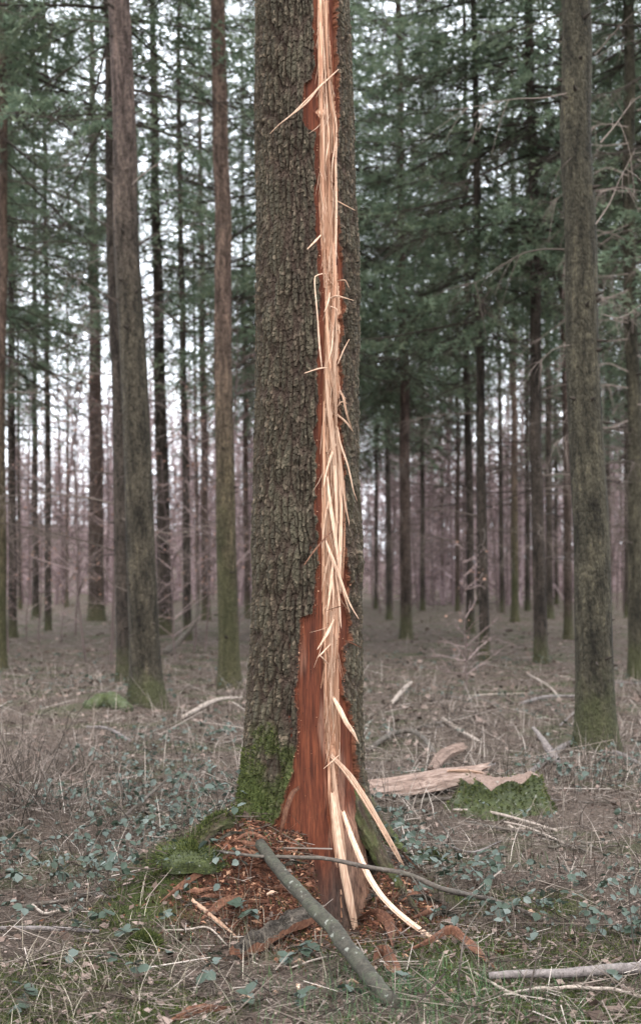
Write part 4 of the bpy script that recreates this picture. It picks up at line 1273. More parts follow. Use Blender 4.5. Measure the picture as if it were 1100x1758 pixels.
# ------------------------------------------------------------------ THINGS ON THE GROUND
def stick(name, P, R, label, mat, cat='branch', seed=1, gnarl=0.0, sides=12, bumpv=.07, group=None, stubs=0, twigs=0):
    P = np.array(P, float)
    V, F, _ = log_tube(P, R, sides, bumpv, seed, True, gnarl)
    parts = [(V, F)]
    r = np.random.default_rng(seed + 900)
    Pr = resample(P, 40)
    for s in range(stubs + twigs):
        k = r.integers(4, 36); tan = nrm(Pr[k + 1] - Pr[k - 1])
        dr = nrm(r.normal(0, 1, 3) + np.array([0, 0, .5]) - 0.0 * tan); dr = nrm(dr - tan * np.dot(dr, tan) + tan * .5)
        rr = np.interp(k / 39, np.linspace(0, 1, len(R)), R)
        ln = rr * 2.2 if s < stubs else r.uniform(.08, .3)
        w0 = rr * .45 if s < stubs else min(rr * .4, .004)
        q = np.linspace(0, 1, 5)[:, None]
        parts.append(tubes(Pr[k] + dr * ln * q + r.normal(0, .02 * ln, (5, 3)) * q, np.linspace(w0, w0 * (.7 if s < stubs else .25), 5), 5)[:2])
    o = build(name, join(parts)[:2], M[mat], origin=tuple(P[0]), smooth=True)
    return tag(o, label, cat, group)


# the lichen-grey limb leaning on the mound
top = gpt(447, 1462, .03); bot = gpt(674, 1732, .0)
mid = gpt(560, 1600, .05)
P = np.array([top, top * .67 + bot * .33, top * .36 + bot * .64, bot])
P[1][2] += .015; P[1][0] -= .012; P[2][0] += .012
limb = empty('fallen_limb', tuple(bot)); tag(limb, 'thick grey-green lichened limb lying slantwise against the foot of the split tree', 'branch')
build('limb', log_tube(P, [.022, .026, .029, .031, .028], 18, .07, 3, True, .02), M['log'], limb, smooth=True)
ct = nrm(P[0] - P[1])
cut = tubes(np.array([P[0] - ct * .004, P[0] + ct * .003, P[0] + ct * .004]), [.0215, .021, .001], 16)
build('cut_end', cut[:2], M['cut'], limb)

stick('thin_branch', [gpt(372, 1474, .025), pt(440, 1470, 5.98), pt(520, 1472, 5.97), pt(575, 1476, 5.985), pt(640, 1490, 5.98), pt(700, 1500, 6.0), pt(760, 1526, 6.02), gpt(850, 1558, .02), gpt(950, 1591, .012)],
      [.006, .007, .008, .010, .011, .012, .012, .011, .009], 'long thin dark branch lying across the bare foot of the split tree', 'stick', seed=4, gnarl=.02, stubs=3, twigs=4)
stick('fallen_branch', [gpt(838, 1690, .03), gpt(900, 1690, .035), gpt(980, 1688, .038), gpt(1100, 1680, .04), gpt(1230, 1665, .04)], [.013, .017, .020, .022, .022],
      'smooth purplish-grey branch lying flat on mossy ground', 'stick_grey', seed=6, gnarl=.01, stubs=2)
stick('pale_stick', [gpt(868, 1716, .012), gpt(930, 1708, .02), gpt(1010, 1706, .02), gpt(1100, 1716, .015), gpt(1160, 1722, .01)], [.004, .006, .007, .006, .005],
      'thin pale barkless stick below the smooth purplish-grey branch', 'stick_pale', seed=7, gnarl=.02, twigs=2)
stick('pale_stick', [gpt(800, 1665, .01), gpt(860, 1705, .012), gpt(950, 1735, .01)], [.004, .006, .004], 'crooked pale stick running from the curled bark towards the purplish-grey branch', 'stick_pale', seed=8, gnarl=.02)
stick('bent_branch', [gpt(632, 1290, .01), gpt(668, 1272, .05), pt(702, 1255, 12.9), gpt(725, 1278, .06), gpt(748, 1297, .01)], [.02, .022, .02, .02, .015], 'bent broken branch making a low arch behind the split log', 'stick', seed=9)
stick('broken_branch', [pt(915, 1250, 11.6), pt(930, 1268, 11.5), pt(942, 1290, 11.4), gpt(958, 1318, .02)], [.012, .03, .034, .025], 'peeling broken branch end sticking up beside the thick grey-brown conifer', 'stick_grey', seed=10, gnarl=.04, stubs=3, twigs=5)
stick('fallen_branch', [gpt(910, 1332, .02), gpt(945, 1306, .04), gpt(975, 1290, .06), gpt(1010, 1283, .06)], [.022, .026, .026, .02], 'pale grey branch slanting up from the stump towards the thick grey-brown conifer', 'stick_grey', seed=11)
stick('fallen_branch', [gpt(1035, 1296, .02), gpt(1065, 1302, .03), gpt(1110, 1325, .02)], [.02, .018, .014], 'pale branch on the ground at the foot of the thick grey-brown conifer', 'stick_grey', seed=12, twigs=4)
stick('fallen_branch', [gpt(895, 1212, .03), gpt(940, 1205, .06), gpt(1000, 1203, .05)], [.014, .018, .016], 'pale branch lying behind the thick grey-brown conifer', 'stick_grey', seed=13, twigs=4)
stick('pale_stick', [gpt(778, 1399, .03), gpt(830, 1404, .04), gpt(885, 1414, .03), gpt(955, 1432, .02)], [.008, .009, .008, .006], 'straight pale stick lying on brambles in front of the stump', 'stick_pale', seed=14)
stick('pale_stick', [gpt(865, 1420, .03), gpt(905, 1430, .03), gpt(985, 1462, .02)], [.005, .007, .005], 'thin pale stick crossing under the straight one before the stump', 'stick_pale', seed=15, twigs=3)
stick('fallen_branch', [gpt(800, 1416, .02), gpt(860, 1432, .03), gpt(930, 1440, .02), gpt(1010, 1470, .02)], [.006, .009, .008, .006], 'grey twiggy branch lying before the stump beneath the pale sticks', 'stick', seed=16, twigs=8)
stick('fallen_branch', [gpt(172, 1438, .02), pt(210, 1404, 8.6), pt(250, 1370, 8.9), pt(287, 1338, 9.3)], [.006, .01, .01, .006], 'grey stick slanting up out of the bramble carpet', 'stick', seed=17, twigs=3)
stick('fallen_branch', [gpt(150, 1258, .05), gpt(185, 1262, .06), gpt(225, 1278, .03)], [.012, .014, .01], 'pale stick lying near the foot of the pinkish-topped conifer', 'stick_grey', seed=18, twigs=3)
stick('dead_stem', [pt(137, 1432, 8.2), pt(118, 1385, 8.4), pt(116, 1350, 8.5)], [.006, .006, .004], 'dark thin dead stem standing in the dry brush', 'stick', 'stem', seed=19, twigs=2)
stick('dead_stem', [pt(118, 1408, 8.3), pt(140, 1385, 8.4), pt(144, 1350, 8.5), pt(146, 1325, 8.5)], [.005, .005, .005, .004], 'curved dark dead stem in the dry brush beside a straight one', 'stick', 'stem', seed=20)
stick('fallen_branch', [gpt(283, 1124, .05), pt(305, 1104, 26), pt(325, 1082, 26), pt(338, 1060, 26), pt(340, 1020, 26)], [.05, .055, .05, .04, .02], 'dark bow-shaped branch curving up right of the pinkish-topped conifer', 'stick', seed=21)
stick('fallen_branch', [gpt(20, 1562, .01), gpt(80, 1558, .015), gpt(155, 1540, .012), gpt(200, 1545, .01)], [.008, .009, .009, .006], 'dark stick lying flat on mossy ground left of the mound', 'stick', seed=22, gnarl=.02, twigs=2)
stick('fallen_branch', [gpt(55, 1560, .02), gpt(78, 1577, .02), gpt(108, 1568, .015), gpt(118, 1568, .01)], [.005, .006, .006, .004], 'bleached crooked twig in front of the dark flat stick', 'stick_pale', seed=23)
stick('fallen_branch', [gpt(0, 1600, .015), gpt(70, 1602, .02), gpt(170, 1604, .012)], [.009, .01, .006], 'grey stick lying between moss patches and bramble leaves', 'stick_grey', seed=24)
stick('fallen_branch', [gpt(640, 1365 - 85, .02), gpt(690, 1262, .03), gpt(800, 1235, .03)], [.012, .014, .01], 'thin brown branch lying beyond the bent arch', 'stick', seed=25, twigs=5)
stick('fallen_branch', [gpt(760, 1240, .03), gpt(790, 1262, .04), gpt(825, 1278, .02)], [.016, .02, .012], 'pale branch lying between the bent arch and the broken branch end', 'stick_pale', seed=26, twigs=3)
stick('fallen_branch', [gpt(705, 1180, .06), gpt(690, 1195, .06), gpt(672, 1214, .04)], [.02, .03, .02], 'short pale broken branch in the open wood behind the split tree', 'stick_pale', seed=27, twigs=3)
stick('fallen_branch', [gpt(760, 1452, .015), gpt(810, 1470, .02), gpt(860, 1450, .02)], [.004, .006, .004], 'thin grey twig lying below the pale sticks', 'stick_grey', seed=28)
stick('fallen_branch', [gpt(960, 1250, .02), gpt(1040, 1190, .1), gpt(1100, 1180, .05)], [.008, .01, .006], 'thin grey twig behind the thick grey-brown conifer', 'stick_grey', seed=29)
stick('fallen_branch', [gpt(905, 1160, .02), gpt(940, 1188, .08), gpt(960, 1205, .04)], [.012, .014, .01], 'pale twig lying below the dark smooth trunk with mossy foot', 'stick_pale', seed=30)
stick('fallen_branch', [gpt(315, 1238, .04), gpt(370, 1215, .08), gpt(415, 1205, .05)], [.02, .024, .014], 'pale rotten branch lying below the reddish mossy trunk', 'stick_pale', seed=31, twigs=4)
stick('fallen_branch', [gpt(690, 1415, .02), gpt(725, 1395, .02), gpt(760, 1425, .02), gpt(800, 1500, .015)], [.004, .005, .005, .003], 'thin trailing twig right of the mossy root', 'stick', seed=32)
stick('pale_stick', [gpt(330, 1556, .02), gpt(370, 1585, .015), gpt(405, 1612, .01)], [.010, .011, .003], 'pale pointed splinter of wood lying left of the bark slab', 'splinter', 'splinter', seed=33, bumpv=.25, sides=5)
stick('pale_stick', [gpt(285, 1604, .015), gpt(320, 1605, .02), gpt(358, 1602, .02), gpt(390, 1628, .01)], [.003, .004, .004, .003], 'kinked straw-pale twig left of the bark slab', 'stick_pale', seed=34)
stick('pale_stick', [gpt(400, 1624, .035), gpt(440, 1626, .04), gpt(474, 1624, .05)], [.003, .005, .004], 'straight pale twig lying across the bark slab', 'stick_pale', seed=35)
stick('pale_stick', [gpt(495, 1668, .01), gpt(540, 1655, .015), gpt(572, 1646, .01)], [.003, .004, .003], 'slim straw twig lying under the lichened limb', 'stick_pale', seed=36)
stick('pale_stick', [gpt(330, 1478, .05), gpt(338, 1498, .05), gpt(346, 1512, .03)], [.008, .014, .006], 'short pale woodchip standing on the red litter beside the mossy hummock', 'splinter', 'woodchip', seed=37, sides=5, bumpv=.3)
stick('pale_stick', [gpt(720, 1502, .02), gpt(690, 1440, .08), gpt(722, 1410, .02)], [.003, .004, .003], 'thin arching twig at the right root of the split tree', 'stick_pale', seed=38)
stick('dead_stem', [gpt(785, 1708, .0), pt(790, 1650, 5.1), pt(800, 1600, 5.2), pt(835, 1545, 5.3)], [.003, .003, .0025, .0015], 'thin dark bare stem with side twigs in the green grass', 'stick', 'stem', seed=39, twigs=5)

# wood chips scattered in front
chips = [(598, 1690), (512, 1700), (548, 1698), (606, 1628), (735, 1690), (780, 1710), (735, 1660), (345, 1650), (470, 1712), (430, 1716), (870, 1540), (905, 1570), (665, 1630), (520, 1655), (620, 1650), (460, 1540), (850, 1690), (700, 1705)]
for k, (px, py) in enumerate(chips):
    p = gpt(px, py, .008); a = k * 1.7; L = .018 + .02 * hsh(k, 3, 1)
    q = p + np.array([math.cos(a), math.sin(a), .05]) * L
    o = build('woodchip', strip([p, (p + q) / 2 + np.array([0, 0, .006]), q], [.008, .016, .004], [.003, .005, .002], 6, seed=k, twist=1.0), M['splinter'], origin=tuple(p))
    tag(o, 'small pale woodchip lying on the litter before the split tree', 'woodchip', 'woodchips before the split tree')


# bark slab
def sheet(P, W, nrmv, thick, seed, curl=0.2, nu=30, nw=12, rough=.004):
    """a slab following P with width along the given side vector; two skins (outer, inner)"""
    P = resample(P, nu); r = np.random.default_rng(seed)
    t = np.linspace(0, 1, nu); W = np.interp(t, np.linspace(0, 1, len(W)), W)
    tan = nrm(np.gradient(P, axis=0)); nv = np.tile(np.array(nrmv, float), (nu, 1)); sd = nrm(np.cross(tan, nv)); nv = np.cross(sd, tan)
    a = np.linspace(-1, 1, nw)
    jl = 1 + .8 * (fbm(t * 9, t * 0, seed, 3) - .5)
    S = P[:, None] + sd[:, None] * (a[None, :, None] * W[:, None, None] / 2 * jl[:, None, None]) + nv[:, None] * ((1 - a ** 2) * curl)[None, :, None] * W[:, None, None]
    hU = (fbm(np.arange(nu)[:, None] * .45 + 0 * a[None], a[None] * 4 + 0 * t[:, None], seed + 2, 3) - .5) * rough * 2
    U = S + nv[:, None] * (thick / 2 + hU)[..., None]
    D = S - nv[:, None] * (thick / 2)
    return U, D


def grid_f(nu, nw, off=0, flip=False):
    ii = np.arange(nu * nw).reshape(nu, nw) + off
    f = np.stack([ii[:-1, :-1], ii[:-1, 1:], ii[1:, 1:], ii[1:, :-1]], -1).reshape(-1, 4)
    return f[:, ::-1] if flip else f


def rim_f(nu, nw, off):
    ii = np.arange(nu * nw).reshape(nu, nw)
    b = np.concatenate([ii[0], ii[1:, -1], ii[-1, -2::-1], ii[-2:0:-1, 0]]); c = np.roll(b, -1)
    return np.stack([b, b + off, c + off, c], 1)


def slab(name, P, W, nv, thick, seed, mo, mi, label, cat='bark', curl=.2, rough=.004, nu=30, nw=12):
    U, D = sheet(P, W, nv, thick, seed, curl, nu, nw, rough)
    k = U.shape[0] * U.shape[1]
    e = empty(name, tuple(np.array(P[0], float))); tag(e, label, cat)
    build('outer_face', (U.reshape(-1, 3), [grid_f(nu, nw)]), mo, e, smooth=True)
    build('torn_underside', (np.concatenate([U.reshape(-1, 3), D.reshape(-1, 3)]), [np.concatenate([grid_f(nu, nw, k, True), rim_f(nu, nw, k)])]), mi, e)
    return e


slab('bark_slab', [gpt(404, 1652, .03), gpt(450, 1630, .045), gpt(490, 1610, .05), gpt(530, 1590, .05)], [.05, .09, .08, .10], (0, -.35, 1), .03, 5, M['bark_slab'], M['orange'], 'grey slab of bark with torn red-brown edge lying by the lichened limb', curl=.22, rough=.022)
def ribbon(pts, W, label, seed, tw):
    P = [gpt(a_, b_, o_) for a_, b_, o_ in pts]
    o = build('bark_strip', strip(P, W, [.004] * len(W), 26, twist=tw, seed=seed, jag=.3, nc=8), M['orange'], origin=tuple(P[0]))
    tag(o, label, 'bark')


ribbon([(612, 1588, .012), (645, 1582, .03), (666, 1596, .03), (674, 1632, .01)], [.02, .035, .05, .04, .006], 'curled brown bark strip drooping over at the foot of the wound', 6, 1.2)
ribbon([(694, 1640, .012), (735, 1630, .03), (772, 1618, .05), (800, 1630, .035), (850, 1668, .01)], [.006, .03, .034, .03, .004], 'twisted orange-brown bark strip lying right of the long splinter', 7, 1.6)
ribbon([(640, 1666, .015), (655, 1655, .045), (672, 1672, .035), (694, 1694, .008)], [.03, .06, .05, .006], 'curled brown bark flake on the green grass beside the lichened limb', 8, 2.2)
ribbon([(296, 1757, .01), (340, 1745, .02), (390, 1737, .012)], [.01, .04, .03, .006], 'dark red bark strip lying in front of the mossy ground', 9, .8)
ribbon([(278, 1552, .012), (330, 1520, .025), (362, 1500, .025), (398, 1474, .02)], [.006, .02, .028, .02, .006], 'long torn red bark strip lying over the mound left of the split tree', 10, 1.0)
ribbon([(348, 1582, .012), (385, 1560, .02), (422, 1543, .012)], [.008, .035, .03, .006], 'short red-brown bark strip beside the pale pointed splinter', 11, 1.0)
ribbon([(655, 1440, .05), (690, 1480, .04), (730, 1512, .02)], [.008, .022, .02, .005], 'torn bark strip along the right root under the thin dark branch', 12, 1.0)
ribbon([(300, 1530, .012), (330, 1540, .02), (372, 1530, .012)], [.006, .02, .018, .005], 'narrow torn bark strip on the red litter below the mossy hummock', 13, 1.4)
ribbon([(400, 1452, .012), (430, 1440, .02), (462, 1448, .012)], [.006, .018, .016, .005], 'narrow torn bark strip high on the red litter under the bark foot', 14, 1.4)

rt = np.random.default_rng(641)
for k in range(16):
    px_, py_ = (rt.uniform(330, 540), rt.uniform(1425, 1570)) if k < 11 else (rt.uniform(655, 760), rt.uniform(1500, 1580))
    a_ = rt.uniform(-.9, .9); L_ = rt.uniform(14, 34)
    P = [gpt(px_ - L_ * math.cos(a_), py_ + .5 * L_ * math.sin(a_), .012), gpt(px_, py_, .022), gpt(px_ + L_ * math.cos(a_), py_ - .5 * L_ * math.sin(a_), .01)]
    o = build('bark_piece', strip(P, [.008, rt.uniform(.015, .035), .008], [.005] * 3, 10, twist=rt.uniform(-1, 1), seed=k + 70, jag=.4), M['orange' if k % 3 else 'bark_slab'], origin=tuple(P[1]))
    tag(o, 'torn scrap of bark on the red litter round the foot of the split tree', 'bark', 'torn bark scraps on the red litter')
rt = np.random.default_rng(642)
for k in range(22):
    px_, py_ = rt.uniform(655, 1080), rt.uniform(1190, 1490); a_ = rt.uniform(-.5, .5); L_ = rt.uniform(18, 60)
    q_ = [gpt(px_ + L_ * t_ * math.cos(a_), py_ + .4 * L_ * t_ * math.sin(a_) + rt.normal(0, 2), .015 + .02 * rt.random()) for t_ in (-1, -.3, .4, 1)]
    w_ = rt.uniform(.004, .009)
    stick('fallen_twig', q_, [w_, w_, w_ * .8, w_ * .5], 'thin fallen twig strewn on the ground round the mossy stump', ('stick_grey', 'stick', 'stick_pale')[k % 3], 'twig', 660 + k, .02, 6, .1, 'fallen twigs round the stump', 0, 2)

# stump with the split log
sp = gpt(866, 1392); sx_, sy_ = sp[0], sp[1] + .1
stump = empty('stump', (sx_, sy_, float(gh(sx_, sy_)))); tag(stump, 'low mossy stump with a broken flat top beside the split log', 'stump')
nA, nR = 48, 22
A = np.arange(nA) / nA * 2 * np.pi; zz = np.linspace(-.12, .17, nR)
Ag, Zg2 = np.meshgrid(A, zz)
Rg2 = (.205 + .10 * sstep(.14, -.1, Zg2)) * (1 + .5 * (fbm(np.cos(Ag) * 2 + 5, np.sin(Ag) * 2 + Zg2 * 2, 61, 3) - .5)) + .018 * (fbm(Ag * 6, Zg2 * 22, 62, 3) - .5)
topz = float(gh(sx_, sy_)) + Zg2 + sstep(.0, .17, Zg2) * .16 * (fbm(np.cos(Ag) * 2.5 + 3, np.sin(Ag) * 2.5, 63, 4) - .5)
Vs = np.stack([sx_ + Rg2 * np.cos(Ag) * 1.12, sy_ + Rg2 * np.sin(Ag), topz], -1)
ii = np.arange(nA * nR).reshape(nR, nA); jj = np.roll(ii, -1, 1)
build('bark', (Vs.reshape(-1, 3), [np.stack([ii[:-1], jj[:-1], jj[1:], ii[1:]], -1).reshape(-1, 4)]), M['stumpmoss'], stump, smooth=True)
rings = [Vs[-1]]
cen = Vs[-1].mean(0)
for f_ in (.93, .7, .45, .2, .02):
    rg_ = cen + (Vs[-1] - cen) * f_; rg_[:, 2] += .09 * (fbm(rg_[:, 0] * 14, rg_[:, 1] * 14, 64, 4) - .5); rings.append(rg_)
Vt = np.stack(rings); ii = np.arange(Vt.shape[0] * nA).reshape(-1, nA); jj = np.roll(ii, -1, 1)
build('broken_top', (Vt.reshape(-1, 3) + np.array([0, 0, .002]), [np.stack([ii[:-1], jj[:-1], jj[1:], ii[1:]], -1).reshape(-1, 4)]), M['cut'], stump)
k = rng.integers(0, nR * nA, 3200)
vb = Vs.reshape(-1, 3)[k] + rng.normal(0, .006, (3200, 3))
nv = nrm(np.stack([np.cos(Ag.ravel()[k]), np.sin(Ag.ravel()[k]), np.full(3200, .4)], 1) + rng.normal(0, .4, (3200, 3)))
tag(build('moss', blades(vb, nv, rng.uniform(.012, .03, 3200), rng.uniform(.003, .006, 3200), rng.random(3200)), M['moss'], stump), kind='stuff')


def split_log(name, P, R, label, seed, mat, sides=26, flat=.55):
    P = resample(P, 60); n = 60
    R = np.interp(np.linspace(0, 1, n), np.linspace(0, 1, len(R)), R)
    tan = nrm(np.gradient(P, axis=0)); up = np.array([0, -.5, 1.0]); sd = nrm(np.cross(tan, up)); nv = np.cross(sd, tan)
    a = np.arange(sides) / sides * 2 * np.pi
    u = np.linspace(0, 1, n)[:, None] + 0 * a[None]
    rr = 1 + .55 * (fbm(u * 1.6, a[None] * 2.6 + 0 * u, seed, 2) - .5) + .25 * (fbm(u * 4, a[None] * 7 + 0 * u, seed + 1, 2) - .5)
    V = P[:, None] + (sd[:, None] * np.cos(a)[None, :, None] + nv[:, None] * np.sin(a)[None, :, None] * flat) * (R[:, None] * rr)[..., None]
    # jagged ends
    V[0] += -tan[0] * (hsh(np.arange(sides), 0, seed)[:, None] * .1); V[-1] += tan[-1] * (hsh(np.arange(sides), 1, seed)[:, None] * .08)
    m = n * sides
    V = np.concatenate([V.reshape(-1, 3), P[:1], P[-1:]])
    ii = np.arange(m).reshape(n, sides); jj = np.roll(ii, -1, 1); i = np.arange(sides)
    F = [np.stack([ii[:-1], jj[:-1], jj[1:], ii[1:]], -1).reshape(-1, 4), np.stack([(i + 1) % sides, i, np.full(sides, m)], 1), np.stack([m - sides + i, m - sides + (i + 1) % sides, np.full(sides, m + 1)], 1)]
    o = build(name, (V, F), mat, origin=tuple(P[0]), smooth=False)
    return tag(o, label, 'log')


split_log('split_log', [gpt(625, 1376, .06), gpt(690, 1370, .07), gpt(760, 1360, .08), gpt(826, 1352, .10)], [.09, .095, .09, .06], 'pale brown split log with stringy grain lying against the mossy stump', 71, M['oldwood'])
split_log('split_log', [gpt(742, 1352, .12), gpt(760, 1340, .17), gpt(788, 1330, .19)], [.03, .045, .04], 'short broken lump of wood lying on top of the split log', 75, M['oldwood'], 16, .8)
P = [pt(772, 1324, 9.15), pt(800, 1324, 9.15), pt(817, 1326, 9.15)]
tag(build('wood_slat', strip(P, [.016, .02, .016], [.02, .022, .02], 8, seed=3), M['splinter'], origin=tuple(P[0])), 'straight pale slat of wood lying on the stump edge', 'woodchip')
stick('fallen_branch', [gpt(686, 1392, .02), gpt(740, 1382, .03), gpt(800, 1378, .02)], [.012, .014, .01], 'dark rotten branch under the split log', 'stick', seed=40)

# low mossy log by the left tree, and a cushion of moss
stick('mossy_log', [gpt(150, 1224, .06), gpt(185, 1217, .09), gpt(222, 1226, .05)], [.06, .09, .05], 'low dark mossy log lying at the foot of the pinkish-topped conifer', 'stumpmoss', 'log', seed=41, sides=16, bumpv=.15)


def moss_lump(px, py, w, h, label, seed):
    c = gpt(px, py); r = np.random.default_rng(seed)
    a = np.arange(22) / 22 * 2 * np.pi; e = np.linspace(-.3, 1.5, 9)
    Ae, Ee = np.meshgrid(a, e)
    rr = 1 + .9 * (fbm(np.cos(Ae) * 2 + seed, np.sin(Ae) * 2 + Ee, seed, 3) - .5)
    V = np.stack([c[0] + w * rr * np.cos(Ae) * np.cos(Ee), c[1] + w * .8 * rr * np.sin(Ae) * np.cos(Ee), c[2] - .01 + h * rr * np.sin(Ee)], -1)
    ii = np.arange(V.shape[0] * 22).reshape(-1, 22); jj = np.roll(ii, -1, 1)
    ob = empty('moss_cushion', tuple(c)); tag(ob, label, 'moss')
    build('cushion', (V.reshape(-1, 3), [np.stack([ii[:-1], jj[:-1], jj[1:], ii[1:]], -1).reshape(-1, 4)]), M['stumpmoss'], ob, smooth=True)
    n = 3500; k = r.integers(22, V.shape[0] * 22, n)
    b0 = V.reshape(-1, 3)[k] + r.normal(0, w * .1, (n, 3)) * np.array([1, 1, .2]); nv = nrm(b0 - c + np.array([0, 0, .02]) + r.normal(0, .012, (n, 3)))
    tag(build('moss_tips', blades(b0, nv, r.uniform(.008, .022, n), r.uniform(.0015, .003, n), r.random(n)), M['moss'], ob), kind='stuff')


moss_lump(246, 1625, .06, .05, 'round dark green moss cushion among bramble leaves', 81)
moss_lump(330, 1480, .15, .07, 'broad yellow-green moss hummock beside the left root of the split tree', 82)
moss_lump(742, 1478, .07, .05, 'yellow-green moss cushion right of the right root', 83)

# ------------------------------------------------------------------ LITTER, GRASS, MOSS, BRAMBLES
def frustum(n, d0, d1, seed, spread=.30, mask=None):
    r = np.random.default_rng(seed)
    d = np.exp(r.uniform(np.log(d0), np.log(d1), n)); x = r.uniform(-spread, spread, n) * d
    ok = np.hypot(x - TX, d - TY) > .24
    if mask is not None: ok &= r.random(n) < mask(x, d)
    return x[ok], d[ok], r


# twigs and needles
x, y, r = frustum(72000, 4.4, 60, 501)
n = len(x); L = np.exp(r.normal(-3.0, .75, n)).clip(.012, .45) * (1 + .6 * (y > 9)); az = r.uniform(0, 6.28, n); tl = r.normal(0.08, .22, n)
d_ = np.stack([np.cos(az) * np.cos(tl), np.sin(az) * np.cos(tl), np.sin(tl)], 1)
q = np.linspace(-.5, .5, 2)
P = np.stack([x, y, gh(x, y) + .006 + np.abs(r.normal(0, .012, n)) + np.abs(np.sin(tl)) * L * .5], 1)[:, None] + d_[:, None] * (L[:, None] * q)[..., None]
P += r.normal(0, .07, (n, 2, 3)) * L[:, None, None]
rad = np.clip(.0019 * (L / .12) ** .6, .0005, .004)
rd = r.random(n)
o = build('litter_twigs', tubes(P, rad[:, None] * np.array([[1, .5]]) * r.uniform(.4, 1.1, (n, 1)), 3, rd ** np.where(y < 7, 2.0, 1.2)), M['litter'])
tag(o, 'fallen twigs and needles strewn over the forest floor', 'twigs', kind='stuff')

# dead leaves and bark flakes
x, y, r = frustum(46000, 4.4, 60, 502)
n = len(x)
tv = np.array([(-.5, 0, 0), (-.1, .3, .06), (.5, .05, .1), (0, -.28, .05)]); tf = np.array([(0, 3, 2), (0, 2, 1)])
o = build('leaf_litter', stamp(tv, tf, rotm(r.uniform(0, 6.28, n), r.normal(0, .5, n), r.normal(0, .5, n), np.exp(r.normal(-4.0, .5, n)) * (1 + .4 * (y > 9) + .6 * (y > 14))), np.stack([x, y, gh(x, y) + .008 + .012 * r.random(n)], 1), r.random(n)), M['leaflitter'])
tag(o, 'brown dead leaves and bark flakes covering the forest floor', 'leaf litter', kind='stuff')

# red crumbs round the foot
r = np.random.default_rng(503); n = 26000
x = r.normal(TX - .02, .42, n); y = r.normal(TY - .42, .28, n)
ok = (r.random(n) < red_at(x, y) * 1.1 + .05) & (np.hypot(x - TX, y - TY) > .235); x, y = x[ok], y[ok]; n = len(x)
sz = np.exp(r.normal(-5.0, .5, n)).clip(.002, .022)
o = build('red_crumbs', stamp(CT * np.array([1.3, .7, .4]), CTF, rotm(r.uniform(0, 6, n), r.normal(0, .6, n), r.normal(0, .6, n), sz), np.stack([x, y, gh(x, y) + .004], 1), r.random(n) ** 1.3), M['crumb'])
tag(o, 'red-brown crumbs of bark and rotten wood strewn round the wound', 'bark crumbs', kind='stuff')

# moss carpet
x, y, r = frustum(200000, 4.4, 12, 504, .27, lambda a, b_: np.clip(moss_at(a, b_) * 1.2 + .9 * sstep(.38, .53, fbm(a * 2.4, b_ * 2.4, 35, 3)) * (b_ < 6.2), 0, 1))
n = len(x); base = np.stack([x, y, gh(x, y) - .002], 1)
o = build('moss_carpet', blades(base, nrm(r.normal(0, .5, (n, 3)) + np.array([0, 0, 1])), r.uniform(.008, .026, n) * (1 + .4 * (y > 7)), r.uniform(.0015, .0032, n), r.random(n)), M['moss'])
tag(o, 'low green moss growing in patches on the forest floor', 'moss', kind='stuff')

# grass: straw everywhere, green by the splinter end
def grass(name, n0, d0, d1, seed, mask, Lr, mat, lean, label, wid=(.0006, .0013)):
    x, y, r = frustum(n0, d0, d1, seed, .28, mask)
    n = len(x); az = r.uniform(0, 6.28, n); L = r.uniform(*Lr, n)
    le = r.uniform(*lean, n)
    q = np.linspace(0, 1, 4)
    hd = np.stack([np.cos(az), np.sin(az), 0 * az], 1)
    P = np.stack([x, y, gh(x, y) - .004], 1)[:, None] + hd[:, None] * (L * le)[:, None, None] * (q ** 1.5)[None, :, None]
    P[..., 2] += (L * np.sqrt(np.clip(1 - le ** 2, .02, 1)))[:, None] * (q * (1.25 - .5 * le[:, None] * q))
    w = r.uniform(*wid, n)
    sd = np.stack([-np.sin(az), np.cos(az), 0 * az], 1)[:, None] * (w[:, None] * np.array([1, .9, .6, .1]))[..., None]
    V = np.stack([P - sd, P + sd], 2).reshape(-1, 3)
    ii = np.arange(n * 8).reshape(n, 4, 2)
    F = np.stack([ii[:, :-1, 0], ii[:, :-1, 1], ii[:, 1:, 1], ii[:, 1:, 0]], -1).reshape(-1, 4)
    o = build(name, (V, [F], {'rnd': np.repeat(r.random(n), 8)}), mat)
    tag(o, label, 'grass', kind='stuff')


def straw_mask(a, b_):
    c = np.exp(-(((a + .33) / .22) ** 2 + ((b_ - 5.85) / .22) ** 2)) + .5 * np.exp(-(((a + .8) / .4) ** 2 + ((b_ - 5.0) / .35) ** 2))
    return np.clip(.05 + c + .18 * sstep(.5, .7, fbm(a * 2, b_ * 2, 36, 3)), 0, 1) * (1 - np.exp(-(((a - .1) / .16) ** 2 + ((b_ - 6.1) / .2) ** 2)))


grass('dead_grass', 27000, 4.4, 16, 505, straw_mask, (.05, .22), M['straw'], (.5, .98), 'straw-coloured dead grass blades lying over the forest floor')
grass('dry_stalks', 11000, 6.8, 22, 509, lambda a, b_: .35 + .65 * sstep(.4, .6, fbm(a * .8, b_ * .8, 39, 3)), (.10, .38), M['litter'], (.35, .97), 'thin dry bramble canes and grass stalks over the middle ground', (.0014, .003))
grass('green_grass', 30000, 4.4, 7.5, 506, lambda a, b_: np.clip(1.2 * np.exp(-(((a - .35) / .4) ** 2 + ((b_ - 5.15) / .35) ** 2)) + .15 * sstep(.5, .6, fbm(a * 2, b_ * 2, 37, 3)), 0, 1), (.03, .09), M['grass'], (.2, .9), 'short green grass growing among the moss before the split tree')

